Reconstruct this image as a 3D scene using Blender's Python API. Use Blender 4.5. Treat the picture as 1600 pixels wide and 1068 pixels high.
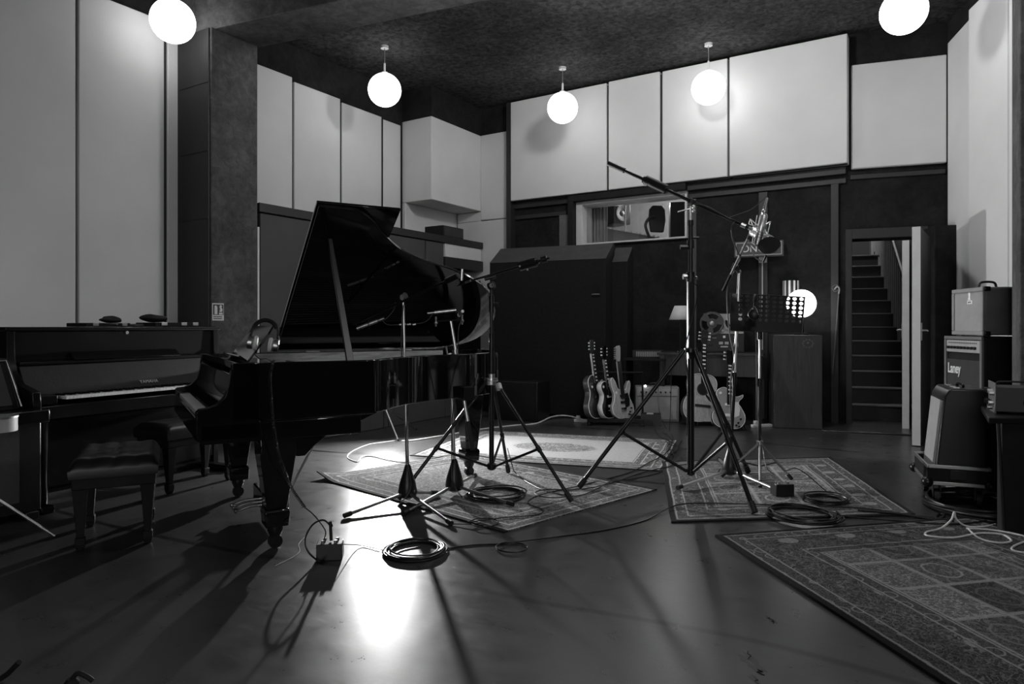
import bpy, math, random
from mathutils import Vector, Matrix, noise
random.seed(7)
for o in list(bpy.data.objects): bpy.data.objects.remove(o)
S = bpy.context.scene
COL = S.collection
PI = math.pi
def R(a): return math.radians(a)

# ------------------------------------------------------------------ camera, world, exposure
TH = R(32.2)                      # camera yaw in the room (room axes: +y along left wall, x along back wall)
EYE = 1.2
FP = 1080.0                       # focal length in pixels of a 1600 px wide frame
HZ = 510.0                        # horizon row
cam_d = bpy.data.cameras.new('camera'); cam = bpy.data.objects.new('camera', cam_d); COL.objects.link(cam)
cam.location = (0, 0, EYE); cam.rotation_euler = (R(90), 0, TH)
cam_d.sensor_width = 36; cam_d.lens = 36*FP/1600; cam_d.shift_y = (HZ-534)/1600
cam_d.clip_start = .05; cam_d.clip_end = 60
S.camera = cam
wd = bpy.data.worlds.new('world'); S.world = wd; wd.use_nodes = True
wd.node_tree.nodes['Background'].inputs[0].default_value = (.5, .5, .5, 1)
wd.node_tree.nodes['Background'].inputs[1].default_value = 0.0
S.view_settings.view_transform = 'Standard'; S.view_settings.look = 'None'
S.view_settings.exposure = 0.0; S.view_settings.gamma = 1; S.view_settings.use_curve_mapping = False
GLOBE_E = 5.5
FILL_E = 116.0                  # emission of the unseen fill balls added above the frame
#                   # emission of the round pendant lamps
WORK_E = 13000.0
ROOM_E = 75.0                     # control-room lamp (W)
STAIR_E = 110.0
FRONT_E = 3.4                     # emission of the glowing panes added behind the camera

FWD = Vector((-math.sin(TH), math.cos(TH), 0)); RGT = Vector((math.cos(TH), math.sin(TH), 0))
def C(lat, dep, z=0.0):           # measured from the camera's foot: metres to the right, metres ahead, height
    return RGT*lat + FWD*dep + Vector((0, 0, z))
def W(px, py, D): return C((px-800)/FP*D, D, EYE+(HZ-py)/FP*D)
def G(px, py, z=0.0):
    D = (EYE-z)*FP/(py-HZ); return C((px-800)/FP*D, D, z)
def XP(px, x):                    # y of the point on the wall plane x=const seen in column px
    t = (px-800)/FP; D = x/(-math.sin(TH)+math.cos(TH)*t); return math.cos(TH)*D+math.sin(TH)*t*D
def YP(px, y):
    t = (px-800)/FP; D = y/(math.cos(TH)+math.sin(TH)*t); return -math.sin(TH)*D+math.cos(TH)*t*D

# ------------------------------------------------------------------ materials (the photograph is black and white)
MATS = {}
class NT:
    def __init__(s, name):
        s.m = bpy.data.materials.new(name); s.m.use_nodes = True; s.t = s.m.node_tree
        s.b = s.t.nodes['Principled BSDF']; s.o = s.t.nodes['Material Output']
    def n(s, typ, **k):
        x = s.t.nodes.new(typ)
        for a, b in k.items(): setattr(x, a, b)
        return x
    def l(s, a, b): s.t.links.new(a, b)
    def M(s, op, a, b=None, c=None, clamp=False):
        x = s.n('ShaderNodeMath', operation=op); x.use_clamp = clamp
        for i, v in enumerate((a, b, c)):
            if v is None: continue
            if isinstance(v, (int, float)): x.inputs[i].default_value = v
            else: s.l(v, x.inputs[i])
        return x.outputs[0]
    def mix(s, f, a, b):          # a*(1-f)+b*f on plain numbers
        return s.M('ADD', s.M('MULTIPLY', s.M('SUBTRACT', 1.0, f), a), s.M('MULTIPLY', f, b))
    def noise(s, vec, scale, det=4, rough=.55, dist=0):
        x = s.n('ShaderNodeTexNoise'); x.inputs['Scale'].default_value = scale; x.inputs['Detail'].default_value = det
        x.inputs['Roughness'].default_value = rough; x.inputs['Distortion'].default_value = dist
        if vec is not None: s.l(vec, x.inputs['Vector'])
        return x.outputs[0]
    def vor(s, vec, scale, feature='F1', rnd=1.0):
        x = s.n('ShaderNodeTexVoronoi', feature=feature); x.inputs['Scale'].default_value = scale
        x.inputs['Randomness'].default_value = rnd
        if vec is not None: s.l(vec, x.inputs['Vector'])
        return x.outputs['Distance']
    def rng(s, v, a, b, c, d):
        x = s.n('ShaderNodeMapRange'); x.clamp = True
        s.l(v, x.inputs[0])
        for i, q in enumerate((a, b, c, d)): x.inputs[i+1].default_value = q
        return x.outputs[0]
    def grey(s, v, sock='Base Color'):
        x = s.n('ShaderNodeCombineColor'); 
        for i in range(3): s.l(v, x.inputs[i])
        s.l(x.outputs[0], s.b.inputs[sock])
    def bump(s, v, strength=.3, dist=.01):
        x = s.n('ShaderNodeBump'); x.inputs['Strength'].default_value = strength; x.inputs['Distance'].default_value = dist
        s.l(v, x.inputs['Height']); s.l(x.outputs[0], s.b.inputs['Normal'])
    def obj(s): return s.n('ShaderNodeTexCoord').outputs['Object']
    def scale(s, vec, v):
        x = s.n('ShaderNodeMapping'); x.inputs['Scale'].default_value = v; s.l(vec, x.inputs[0]); return x.outputs[0]
def plain(name, g, rough=.5, metal=0, coat=0, var=.12, scale=9, bump=0, bscale=60, spec=.5):
    t = NT(name); ob = t.obj()
    n = t.noise(ob, scale)
    t.grey(t.rng(n, .25, .75, g*(1-var), g*(1+var)))
    t.b.inputs['Roughness'].default_value = rough; t.b.inputs['Metallic'].default_value = metal
    t.b.inputs['Coat Weight'].default_value = coat; t.b.inputs['Coat Roughness'].default_value = .05
    t.b.inputs['Specular IOR Level'].default_value = spec
    if bump: t.bump(t.noise(ob, bscale, 3), bump, .004)
    MATS[name] = t.m; return t.m
def wood(name, g, rough=.35, sc=(1, 12, 12), coat=0):
    t = NT(name); ob = t.scale(t.obj(), sc)
    n = t.noise(ob, 3, 6, .6, 1.2)
    t.grey(t.rng(n, .3, .7, g*.65, g*1.35)); t.b.inputs['Roughness'].default_value = rough
    t.b.inputs['Coat Weight'].default_value = coat
    MATS[name] = t.m; return t.m
def emit(name, g, e):
    t = NT(name); t.b.inputs['Base Color'].default_value = (g, g, g, 1)
    t.b.inputs['Emission Color'].default_value = (1, 1, 1, 1); t.b.inputs['Emission Strength'].default_value = e
    MATS[name] = t.m; return t.m
plain('black_gloss', .005, .07, coat=.6, var=.3)
plain('black_satin', .010, .35); plain('old_polish', .006, .22, spec=.3); plain('black_matte', .012, .7, var=.3, bump=.2, spec=.25)
plain('leather', .008, .38, bump=.25, bscale=120)
plain('rubber', .012, .6); plain('chrome', .85, .28, 1, var=.03); plain('steel', .5, .35, 1, var=.08)
plain('dark_metal', .035, .3, .7, var=.1); plain('black_metal', .02, .25, .4)
plain('cable_black', .010, .38); plain('cable_grey', .10, .4); plain('cable_white', .7, .4, var=.05)
plain('mic_metal', .92, .3, .8, var=.03)
plain('white_paint', .6, .5, var=.05); plain('ivory', .85, .25, var=.04); plain('paper', .7, .6, var=.03)
plain('grey_cloth', .05, .9, bump=.5, bscale=300, spec=.2); plain('light_cloth', .30, .9, var=.1, bump=.4, bscale=260)
plain('amp_vinyl', .13, .6, bump=.3, bscale=150); plain('cream_vinyl', .24, .6)
plain('grey_board', .065, .75, var=.1, scale=2.5); plain('dark_paint', .022, .55, var=.2)
plain('mid_grey', .12, .5); plain('light_grey', .35, .5)
plain('shade_cloth', .6, .8, var=.04); plain('curtain', .3, .85)
plain('slope_grey', .06, .95, spec=.1); plain('gobo_carpet', .017, .95, var=.25, scale=30, bump=.6, bscale=220, spec=.1)
wood('walnut', .035, .4, (10, 10, .8)); wood('spruce', .42, .3, (18, 18, 1)); wood('pale_wood', .5, .4)
wood('mahogany', .03, .25, coat=.5); wood('rim_veneer', .8, .3, (1, 1, 9), .3); wood('door_wood', .018, .5, (10, 10, .7))
plain('gold_top', .42, .25, .2, var=.05); plain('plate_gold', .12, .35, .6, var=.05)
emit('globe_glass', .8, GLOBE_E); emit('bulb', .8, WORK_E); emit('tiny_light', .8, 8.0)

def mat_fabric():                 # white stretched fabric of the absorber panels
    t = NT('panel_fabric'); ob = t.obj()
    a = t.noise(ob, 1.1, 3); b = t.noise(ob, 420, 2)
    v = t.M('ADD', t.rng(a, .3, .7, .62, .70), t.rng(b, .3, .7, -.035, .035))
    t.grey(v); t.b.inputs['Roughness'].default_value = .95; t.b.inputs['Specular IOR Level'].default_value = .1
    t.bump(b, .25, .002); MATS['panel_fabric'] = t.m
mat_fabric()
def mat_carpet(name, lo, hi, sc=14):   # carpet glued on ceiling and walls
    t = NT(name); ob = t.obj()
    a = t.noise(ob, sc, 8, .7, .6); b = t.noise(ob, 2.0, 4); c = t.noise(ob, 160, 3)
    v = t.M('MULTIPLY', t.rng(a, .35, .66, lo, hi), t.rng(b, .3, .7, .7, 1.3))
    t.grey(v); t.b.inputs['Roughness'].default_value = .95; t.b.inputs['Specular IOR Level'].default_value = .1
    t.bump(t.M('ADD', a, t.M('MULTIPLY', c, .4)), .7, .02); MATS[name] = t.m
mat_carpet('ceiling_carpet', .020, .085); mat_carpet('wall_carpet', .016, .026, 9)
mat_carpet('pillar_felt', .07, .13, 11)
def mat_floor():
    t = NT('floor_paint'); ob = t.obj()
    a = t.noise(ob, .9, 6, .6); b = t.noise(ob, 7, 8, .7)
    sc = t.scale(ob, (3, 60, 1)); s1 = t.noise(sc, 2.2, 5, .7)
    sc2 = t.scale(ob, (45, 4, 1)); s2 = t.noise(sc2, 2.0, 5, .7)
    v = t.M('MULTIPLY', t.rng(a, .3, .7, .028, .048), t.rng(b, .3, .7, .82, 1.18))
    scr = t.M('ADD', t.rng(s1, .66, .72, 0, .03), t.rng(s2, .68, .74, 0, .03))
    dots = t.rng(t.vor(ob, 5.5), 0, .035, .05, 0)
    w = t.n('ShaderNodeTexWave', wave_type='RINGS'); w.inputs['Scale'].default_value = .13; w.inputs['Distortion'].default_value = 3.5
    w.inputs['Detail'].default_value = 3; w.inputs['Detail Scale'].default_value = .8; t.l(ob, w.inputs['Vector'])
    crack = t.rng(w.outputs[1], .0, .0016, .035, 0)
    v = t.M('SUBTRACT', t.M('ADD', t.M('ADD', v, scr), dots), crack, clamp=True)
    t.grey(v)
    r = t.M('ADD', t.rng(b, .3, .7, .26, .34), t.rng(s1, .5, .7, 0, .08)); t.l(r, t.b.inputs['Roughness'])
    t.bump(t.M('ADD', b, t.M('MULTIPLY', a, .6)), .10, .01); MATS['floor_paint'] = t.m
mat_floor()

def mat_rug(name, w, h, dark, mid, light, tiles=None, border=.34, medallion=False):
    t = NT(name); uv = t.n('ShaderNodeUVMap').outputs[0]
    sp = t.n('ShaderNodeSeparateXYZ'); t.l(uv, sp.inputs[0]); u, v = sp.outputs[0], sp.outputs[1]
    d = t.M('MINIMUM', t.M('MINIMUM', u, t.M('SUBTRACT', w, u)), t.M('MINIMUM', v, t.M('SUBTRACT', h, v)))
    dis = t.noise(uv, 30, 3)
    # woven floral ornament
    orn1 = t.rng(t.vor(uv, 21, 'DISTANCE_TO_EDGE'), .04, .13, 1, 0)
    n1 = t.rng(t.noise(uv, 26, 7, .8, 3.2), .49, .54, 0, 1)
    n2 = t.rng(t.noise(uv, 60, 5, .8, 2.0), .46, .54, 0, 1)
    q1 = t.noise(uv, 13, 2, .5, 1.2); q2 = t.noise(uv, 24, 2, .6, .8)
    ten = t.M('MAXIMUM', t.rng(t.M('ABSOLUTE', t.M('SUBTRACT', q1, .5)), .010, .022, 1, 0), t.rng(t.M('ABSOLUTE', t.M('SUBTRACT', q2, .47)), .012, .028, .8, 0))
    leafs = t.M('MULTIPLY', t.rng(t.vor(uv, 30, 'F1', .9), .22, .3, .75, 0), n2)
    orn = t.M('MAXIMUM', t.M('MAXIMUM', t.M('MULTIPLY', n1, .45), ten), leafs)
    field = t.mix(orn, mid, light)
    if tiles:                     # garden-panel field
        tw, th = tiles
        fu = t.M('FRACT', t.M('DIVIDE', t.M('SUBTRACT', u, border), tw)); fv = t.M('FRACT', t.M('DIVIDE', t.M('SUBTRACT', v, border), th))
        cu = t.M('FLOOR', t.M('DIVIDE', t.M('SUBTRACT', u, border), tw)); cv = t.M('FLOOR', t.M('DIVIDE', t.M('SUBTRACT', v, border), th))
        cc = t.n('ShaderNodeCombineXYZ'); t.l(cu, cc.inputs[0]); t.l(cv, cc.inputs[1])
        wn = t.n('ShaderNodeTexWhiteNoise'); t.l(cc.outputs[0], wn.inputs[0]); rnd = wn.outputs[0]
        tone = t.rng(rnd, 0, 1, .35, 1.7)
        ornt = t.mix(t.M('GREATER_THAN', rnd, .5), orn, t.M('MAXIMUM', t.M('MULTIPLY', t.rng(t.vor(uv, 46, 'F1', .5), .25, .4, .7, 0), n2), t.M('MULTIPLY', ten, .6)))
        # an oval or vase shape in the centre of each panel
        ex = t.M('SUBTRACT', fu, .5); ey = t.M('SUBTRACT', fv, .5)
        rr = t.M('SQRT', t.M('ADD', t.M('MULTIPLY', ex, ex), t.M('MULTIPLY', ey, ey)))
        ring = t.M('MULTIPLY', t.rng(t.M('ABSOLUTE', t.M('SUBTRACT', t.M('ADD', rr, t.M('MULTIPLY', dis, .1)), .34)), .012, .03, 1, 0), t.M('LESS_THAN', rnd, .6))
        field = t.M('MULTIPLY', t.mix(t.M('MAXIMUM', ornt, ring), mid*.8, light), tone)
        eu = t.M('MULTIPLY', t.M('MINIMUM', fu, t.M('SUBTRACT', 1.0, fu)), tw); ev = t.M('MULTIPLY', t.M('MINIMUM', fv, t.M('SUBTRACT', 1.0, fv)), th)
        grid = t.rng(t.M('MINIMUM', eu, ev), .010, .017, 1, 0)
        field = t.mix(t.M('MULTIPLY', grid, t.rng(n2, 0, 1, .55, .9)), field, light*1.15)
    if medallion:
        mu = t.M('DIVIDE', t.M('SUBTRACT', u, w/2), .42); mv = t.M('DIVIDE', t.M('SUBTRACT', v, h/2), .24)
        rr = t.M('ADD', t.M('SQRT', t.M('ADD', t.M('MULTIPLY', mu, mu), t.M('MULTIPLY', mv, mv))), t.M('MULTIPLY', dis, .35))
        pl = t.mix(t.M('MULTIPLY', n2, .35), light*.95, mid)
        field = t.mix(t.rng(rr, 1.1, 1.2, 1, 0), pl, t.mix(orn, dark*1.6, light))
    # border with round rosettes and guard stripes
    rsv = t.scale(uv, (1.0, 1.35, 1)); ros = t.M('ADD', t.vor(rsv, 2.9, 'F1', 0.12), t.M('MULTIPLY', dis, .05))
    rosm = t.M('MULTIPLY', t.rng(ros, .185, .205, 1, 0), t.rng(t.noise(uv, 60, 3), .35, .6, .55, 1))
    bord = t.mix(t.M('MULTIPLY', orn, .75), dark, light*.8)
    bord = t.mix(t.M('MULTIPLY', rosm, t.M('MULTIPLY', t.M('GREATER_THAN', d, .15), t.M('LESS_THAN', d, border-.09))), bord, light)
    chain = t.M('MAXIMUM', t.rng(t.M('ABSOLUTE', t.M('SUBTRACT', t.M('ADD', t.vor(uv, 9, 'F1', 0.35), t.M('MULTIPLY', dis, .1)), .36)), .02, .05, .8, 0), t.M('MULTIPLY', n2, .35))
    gm = t.M('MAXIMUM', t.M('MULTIPLY', t.M('GREATER_THAN', d, .045), t.M('LESS_THAN', d, .115)),
             t.M('MULTIPLY', t.M('GREATER_THAN', d, border-.075), t.M('LESS_THAN', d, border-.02)))
    bord = t.mix(gm, bord, t.mix(chain, dark, light))
    val = t.mix(t.M('LESS_THAN', d, border), field, bord)
    for c0 in (.042, .118, border-.08, border-.012):
        ln = t.rng(t.M('ABSOLUTE', t.M('SUBTRACT', t.M('ADD', d, t.M('MULTIPLY', dis, .008)), c0+.004)), .003, .007, 1, 0)
        val = t.mix(t.M('MULTIPLY', ln, .85), val, light*1.1)
    val = t.mix(t.M('LESS_THAN', d, .032), val, dark*.5)
    fib = t.noise(uv, 420, 2); val = t.M('MULTIPLY', val, t.rng(fib, .25, .75, .6, 1.35))
    t.grey(val); t.b.inputs['Roughness'].default_value = .95; t.b.inputs['Specular IOR Level'].default_value = .15
    t.bump(t.M('ADD', fib, orn), .5, .004); MATS[name] = t.m

# ------------------------------------------------------------------ mesh helpers
def basis(d):
    d = Vector(d).normalized(); a = Vector((0, 0, 1)) if abs(d.z) < .9 else Vector((1, 0, 0))
    x = a.cross(d).normalized(); return x, d.cross(x).normalized(), d
def crom(p, n=8, closed=False):
    p = [Vector(q) for q in p]; out = []; L = len(p)
    rg = range(L) if closed else range(L-1)
    for i in rg:
        if closed: a, b, c, d = p[(i-1) % L], p[i], p[(i+1) % L], p[(i+2) % L]
        else: a, b, c, d = p[max(i-1, 0)], p[i], p[i+1], p[min(i+2, L-1)]
        for k in range(n):
            t = k/n
            out.append(.5*((2*b)+(c-a)*t+(2*a-5*b+4*c-d)*t*t+(3*b-a-3*c+d)*t**3))
    if not closed: out.append(p[-1].copy())
    return out
class MB:
    def __init__(s): s.v = []; s.f = []
    def add(s, vs, fs, M=None):
        b = len(s.v)
        s.v += [tuple((M @ Vector(q)) if M else q) for q in vs]
        s.f += [tuple(i+b for i in f) for f in fs]; return s
    def box(s, a, b, M=None):      # min corner, max corner
        x0, y0, z0 = a; x1, y1, z1 = b
        return s.add([(x0, y0, z0), (x1, y0, z0), (x1, y1, z0), (x0, y1, z0), (x0, y0, z1), (x1, y0, z1), (x1, y1, z1), (x0, y1, z1)],
                     [(3, 2, 1, 0), (4, 5, 6, 7), (0, 1, 5, 4), (1, 2, 6, 5), (2, 3, 7, 6), (3, 0, 4, 7)], M)
    def cb(s, c, size, M=None):
        return s.box([c[i]-size[i]/2 for i in range(3)], [c[i]+size[i]/2 for i in range(3)], M)
    def cyl(s, a, b, r, r2=None, n=16, M=None):
        r2 = r if r2 is None else r2; a = Vector(a); b = Vector(b); x, y, d = basis(b-a); vs = []
        for p, q in ((a, r), (b, r2)):
            for k in range(n):
                t = 2*PI*k/n; vs.append(p+x*q*math.cos(t)+y*q*math.sin(t))
        fs = [(k, (k+1) % n, n+(k+1) % n, n+k) for k in range(n)]
        fs += [tuple(range(n-1, -1, -1)), tuple(range(n, 2*n))]
        return s.add(vs, fs, M)
    def tube(s, pts, r, n=8, closed=False, M=None):
        pts = [Vector(p) for p in pts]; L = len(pts); vs = []; fs = []
        rr = r if isinstance(r, (list, tuple)) else [r]*L
        t0 = (pts[1]-pts[0]).normalized(); x, y, _ = basis(t0)
        for i, p in enumerate(pts):
            if closed: t = (pts[(i+1) % L]-pts[(i-1) % L]).normalized()
            else: t = (pts[min(i+1, L-1)]-pts[max(i-1, 0)]).normalized()
            x = (x-t*x.dot(t))
            if x.length < 1e-6: x, _, _ = basis(t)
            x.normalize(); y = t.cross(x)
            for k in range(n):
                a = 2*PI*k/n; vs.append(p+x*rr[i]*math.cos(a)+y*rr[i]*math.sin(a))
        for i in range(L if closed else L-1):
            j = (i+1) % L
            for k in range(n): fs.append((i*n+k, i*n+(k+1) % n, j*n+(k+1) % n, j*n+k))
        if not closed: fs += [tuple(range(n-1, -1, -1)), tuple((L-1)*n+k for k in range(n))]
        return s.add(vs, fs, M)
    def lathe(s, prof, n=24, M=None, c=(0, 0, 0)):   # prof: (r,z) bottom to top
        vs = []; fs = []; L = len(prof)
        for r, z in prof:
            for k in range(n):
                a = 2*PI*k/n; vs.append((c[0]+r*math.cos(a), c[1]+r*math.sin(a), c[2]+z))
        for i in range(L-1):
            for k in range(n): fs.append((i*n+k, i*n+(k+1) % n, (i+1)*n+(k+1) % n, (i+1)*n+k))
        fs += [tuple(range(n-1, -1, -1)), tuple((L-1)*n+k for k in range(n))]
        return s.add(vs, fs, M)
    def sphere(s, c, r, n=20, sq=(1, 1, 1)):
        m = n//2; pr = []
        vs = []; fs = []
        for i in range(1, m):
            a = PI*i/m
            for k in range(n):
                b = 2*PI*k/n; vs.append((c[0]+sq[0]*r*math.sin(a)*math.cos(b), c[1]+sq[1]*r*math.sin(a)*math.sin(b), c[2]-sq[2]*r*math.cos(a)))
        for i in range(m-2):
            for k in range(n): fs.append((i*n+k, i*n+(k+1) % n, (i+1)*n+(k+1) % n, (i+1)*n+k))
        b0 = len(vs); vs += [(c[0], c[1], c[2]-r*sq[2]), (c[0], c[1], c[2]+r*sq[2])]
        for k in range(n):
            fs.append((b0, (k+1) % n, k)); fs.append((b0+1, (m-2)*n+k, (m-2)*n+(k+1) % n))
        return s.add(vs, fs)
    def prism(s, poly, z0, z1, M=None):              # poly counter-clockwise in xy
        n = len(poly)
        vs = [(p[0], p[1], z0) for p in poly]+[(p[0], p[1], z1) for p in poly]
        fs = [tuple(range(n-1, -1, -1)), tuple(range(n, 2*n))]+[(k, (k+1) % n, n+(k+1) % n, n+k) for k in range(n)]
        return s.add(vs, fs, M)
    def strip(s, path, t, z0, z1, M=None):           # wall of thickness t following an open plan path (inside = left)
        pts = [Vector((p[0], p[1])) for p in path]; L = len(pts); ins = []
        for i, p in enumerate(pts):
            d = (pts[min(i+1, L-1)]-pts[max(i-1, 0)]).normalized(); ins.append(p+Vector((-d.y, d.x))*t)
        vs = [(p.x, p.y, z0) for p in pts]+[(p.x, p.y, z1) for p in pts]+[(p.x, p.y, z0) for p in ins]+[(p.x, p.y, z1) for p in ins]
        fs = []
        for i in range(L-1):
            j = i+1
            fs += [(i, j, L+j, L+i), (2*L+j, 2*L+i, 3*L+i, 3*L+j), (L+i, L+j, 3*L+j, 3*L+i), (j, i, 2*L+i, 2*L+j)]
        fs += [(0, L, 3*L, 2*L), (L-1, 3*L-1, 4*L-1, 2*L-1)]
        return s.add(vs, fs, M)
    def build(s, name, mat, parent=None, bevel=0, smooth=True, world=False, ang=35):
        vs = s.v
        if world and parent is not None:
            q = root_of(parent).location; vs = [(v[0]-q.x, v[1]-q.y, v[2]-q.z) for v in vs]
        me = bpy.data.meshes.new(name); me.from_pydata(vs, [], s.f); me.validate(); me.update()
        me.materials.append(MATS[mat] if isinstance(mat, str) else mat)
        o = bpy.data.objects.new(name, me); COL.objects.link(o)
        if parent is not None: o.parent = parent
        if smooth:
            me.shade_smooth()
            me.set_sharp_from_angle(angle=R(ang))
        if bevel:
            b = o.modifiers.new('bevel', 'BEVEL'); b.width = bevel; b.segments = 2; b.limit_method = 'ANGLE'; b.angle_limit = R(50)
        return o
def root_of(o):
    while o.parent: o = o.parent
    return o
def tag(o, label=None, cat=None, group=None, kind=None):
    if label: o['label'] = label
    if cat: o['category'] = cat
    if group: o['group'] = group
    if kind: o['kind'] = kind
    return o
def thing(name, label, cat, loc=(0, 0, 0), rz=0, group=None):
    o = bpy.data.objects.new(name, None); COL.objects.link(o); o.empty_display_size = .1
    o.location = loc; o.rotation_euler = (0, 0, rz); return tag(o, label, cat, group)
def solo(name, mb, mat, label, cat, group=None, bevel=0, loc=None, rz=0, **k):
    # one-mesh thing; vertices given in world space (loc None) or local space
    if loc is None:
        xs = [v[0] for v in mb.v]; ys = [v[1] for v in mb.v]; zs = [v[2] for v in mb.v]
        q = Vector(((min(xs)+max(xs))/2, (min(ys)+max(ys))/2, min(zs)))
        mb.v = [(v[0]-q.x, v[1]-q.y, v[2]-q.z) for v in mb.v]; loc = q
    o = mb.build(name, mat, None, bevel, **k); o.location = loc; o.rotation_euler = (0, 0, rz)
    return tag(o, label, cat, group)
def struct(name, mb, mat, bevel=0, parent=None, **k):
    o = mb.build(name, mat, parent, bevel, **k)
    if parent is None: o['kind'] = 'structure'
    return o
def copy_tree(o, parent=None):
    c = o.copy(); COL.objects.link(c)
    if parent is not None: c.parent = parent
    for ch in list(o.children): copy_tree(ch, c)
    return c
def text_mesh(name, s, size, mat, parent, M, extrude=.0015, align='CENTER', bold=0):
    cu = bpy.data.curves.new(name, 'FONT'); cu.body = s; cu.size = size; cu.extrude = extrude
    cu.align_x = align; cu.align_y = 'CENTER'; cu.offset = bold
    t = bpy.data.objects.new(name+'_tmp', cu); COL.objects.link(t)
    bpy.context.view_layer.update()
    me = bpy.data.meshes.new_from_object(t.evaluated_get(bpy.context.evaluated_depsgraph_get()))
    bpy.data.objects.remove(t); me.name = name; me.transform(M)
    me.materials.clear(); me.materials.append(MATS[mat])
    o = bpy.data.objects.new(name, me); COL.objects.link(o); o.parent = parent; return o
def TR(x, y, z): return Matrix.Translation((x, y, z))
def RM(a, ax): return Matrix.Rotation(a, 4, ax)

# ================================================================== THE ROOM
CEIL = 4.78; XL = -7.06; YB = 9.38
def rect(x0, y0, z0, x1, y1, z1): return MB().box((min(x0, x1), min(y0, y1), min(z0, z1)), (max(x0, x1), max(y0, y1), max(z0, z1)))
def slab(p0, p1, t, z0, z1, mb=None):       # front face p0 -> p1, thickness t behind it (to the left of the direction)
    mb = mb or MB(); p0 = Vector((p0[0], p0[1])); p1 = Vector((p1[0], p1[1])); d = (p1-p0).normalized(); n = Vector((-d.y, d.x))*t
    poly = [p0, p1, p1+n, p0+n]
    if t < 0: poly = [p1, p0, p0+n, p1+n]
    return mb.prism([tuple(q) for q in poly], z0, z1)
struct('floor', rect(-7.4, -4.4, -.12, 3.2, 14.0, 0), 'floor_paint')
struct('ceiling', rect(-7.4, -4.4, CEIL, 3.0, 9.9, CEIL+.1), 'ceiling_carpet')
struct('wall_left', rect(XL-.2, -4.2, 0, XL, YB+.3, CEIL), 'wall_carpet')
FX0, FX1, FZ0, FZ1 = .1, 2.45, .55, 3.3
wfm = MB()
for a in ((XL-.2, 0, FX0, CEIL), (FX1, 0, 2.8, CEIL), (FX0, 0, FX1, FZ0), (FX0, FZ1, FX1, CEIL)): wfm.box((a[0], -4.4, a[1]), (a[2], -4.2, a[3]))
struct('wall_front', wfm, 'wall_carpet')
emit('fill_glow', .7, FRONT_E)
struct('fill_pane_front', rect(FX0, -4.36, FZ0, FX1, -4.34, FZ1), 'fill_glow')      # glowing pane added behind the camera for fill and chrome reflections
fm = MB()
for i in range(3): x = FX0+(FX1-FX0)*i/2; fm.box((x-.03, -4.34, FZ0), (x+.03, -4.19, FZ1))
fm.box((FX0, -4.34, FZ0-.04), (FX1, -4.19, FZ0)); fm.box((FX0, -4.34, FZ1), (FX1, -4.19, FZ1+.04)); struct('fill_pane_front_frame', fm, 'dark_paint')
for x0, x1 in ((-6.9, -5.4), (-5.38, -3.8), (-3.5, -1.5), (-1.48, .05), (.52, 2.3)): struct('trim_panel_front', rect(x0, -4.2, 3.42 if x0 > -1.6 else 2.4, x1, -4.14, 4.4), 'panel_fabric')  # unseen white panels, added as something pale for the chrome to reflect
# back wall, with the control-room window opening
WX0, WX1, WZ0, WZ1 = -4.73, -3.03, 2.42, 3.07
bw = MB(); S0 = Vector((-1.03, YB)); SD = Vector((math.cos(R(12.6)), math.sin(R(12.6)))); SN = Vector((-SD.y, SD.x))
for a in ((XL, 0, WX0, CEIL), (WX1, 0, S0.x, CEIL), (WX0, 0, WX1, WZ0), (WX0, WZ1, WX1, CEIL)):
    bw.box((a[0], YB, a[1]), (a[2], YB+.3, a[3]))
struct('wall_back', bw, 'wall_carpet')
def SP(u, n=0): q = S0+SD*u+SN*n; return (q.x, q.y)
# angled wall with the doorway to the stairs
DW0, DW1, DH = .04, .85, 2.27
dw = MB()
slab(SP(-.02), SP(DW0), .3, 0, CEIL, dw); slab(SP(DW1), SP(1.30), .3, 0, CEIL, dw); slab(SP(DW0), SP(DW1), .3, DH, CEIL, dw)
struct('wall_doorway', dw, 'wall_carpet')
struct('trim_door', slab(SP(-.03, -.04), SP(DW0, -.04), .06, 0, DH+.12).add([], []), 'dark_paint', .005)
struct('trim_door_head', slab(SP(DW0, -.04), SP(DW1, -.04), .06, DH, DH+.12), 'dark_paint', .005)
struct('trim_doorstep', slab(SP(-.35, -.75), SP(.95, -.75), .75, 0, .018), 'floor_paint', .006)

# right wall (angled) and its white panels
RW = [C(5.127, 8.13), C(4.60, 6.20)]
rw = MB(); slab(C(4.80, 6.35), SP(1.06), -.25, 0, CEIL, rw); struct('wall_right', rw, 'wall_carpet')
ws = MB(); ws.box((2.6, -2.3, 0), (2.8, 6.9, CEIL)); ws.box((2.6, -4.4, 0), (2.8, -3.9, CEIL)); ws.box((2.6, -3.9, 0), (2.8, -2.3, FZ0)); ws.box((2.6, -3.9, FZ1), (2.8, -2.3, CEIL)); struct('wall_side', ws, 'wall_carpet')
struct('fill_pane_side', rect(2.74, -3.9, FZ0, 2.76, -2.3, FZ1), 'fill_glow')  # second unseen glowing pane, added on the side wall for the same fill
fm = MB()
for y in (-3.9, -2.3): fm.box((2.59, y-.03, FZ0), (2.74, y+.03, FZ1))
fm.box((2.59, -3.93, FZ0-.04), (2.74, -2.27, FZ0)); fm.box((2.59, -3.93, FZ1), (2.74, -2.27, FZ1+.04)); struct('fill_pane_side_frame', fm, 'dark_paint')
for y0, y1 in ((-.8, .8), (.82, 3.2)): struct('trim_panel_far_side', rect(2.54, y0, .9, 2.6, y1, 4.3), 'panel_fabric')  # more unseen white panels added for the chrome reflections
struct('wall_corner', rect(.60, 6.53, 0, 2.8, 6.75, CEIL), 'wall_carpet')
def panel(n, mb, g='panel_fabric'): return struct(n, mb, g, .012)
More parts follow.
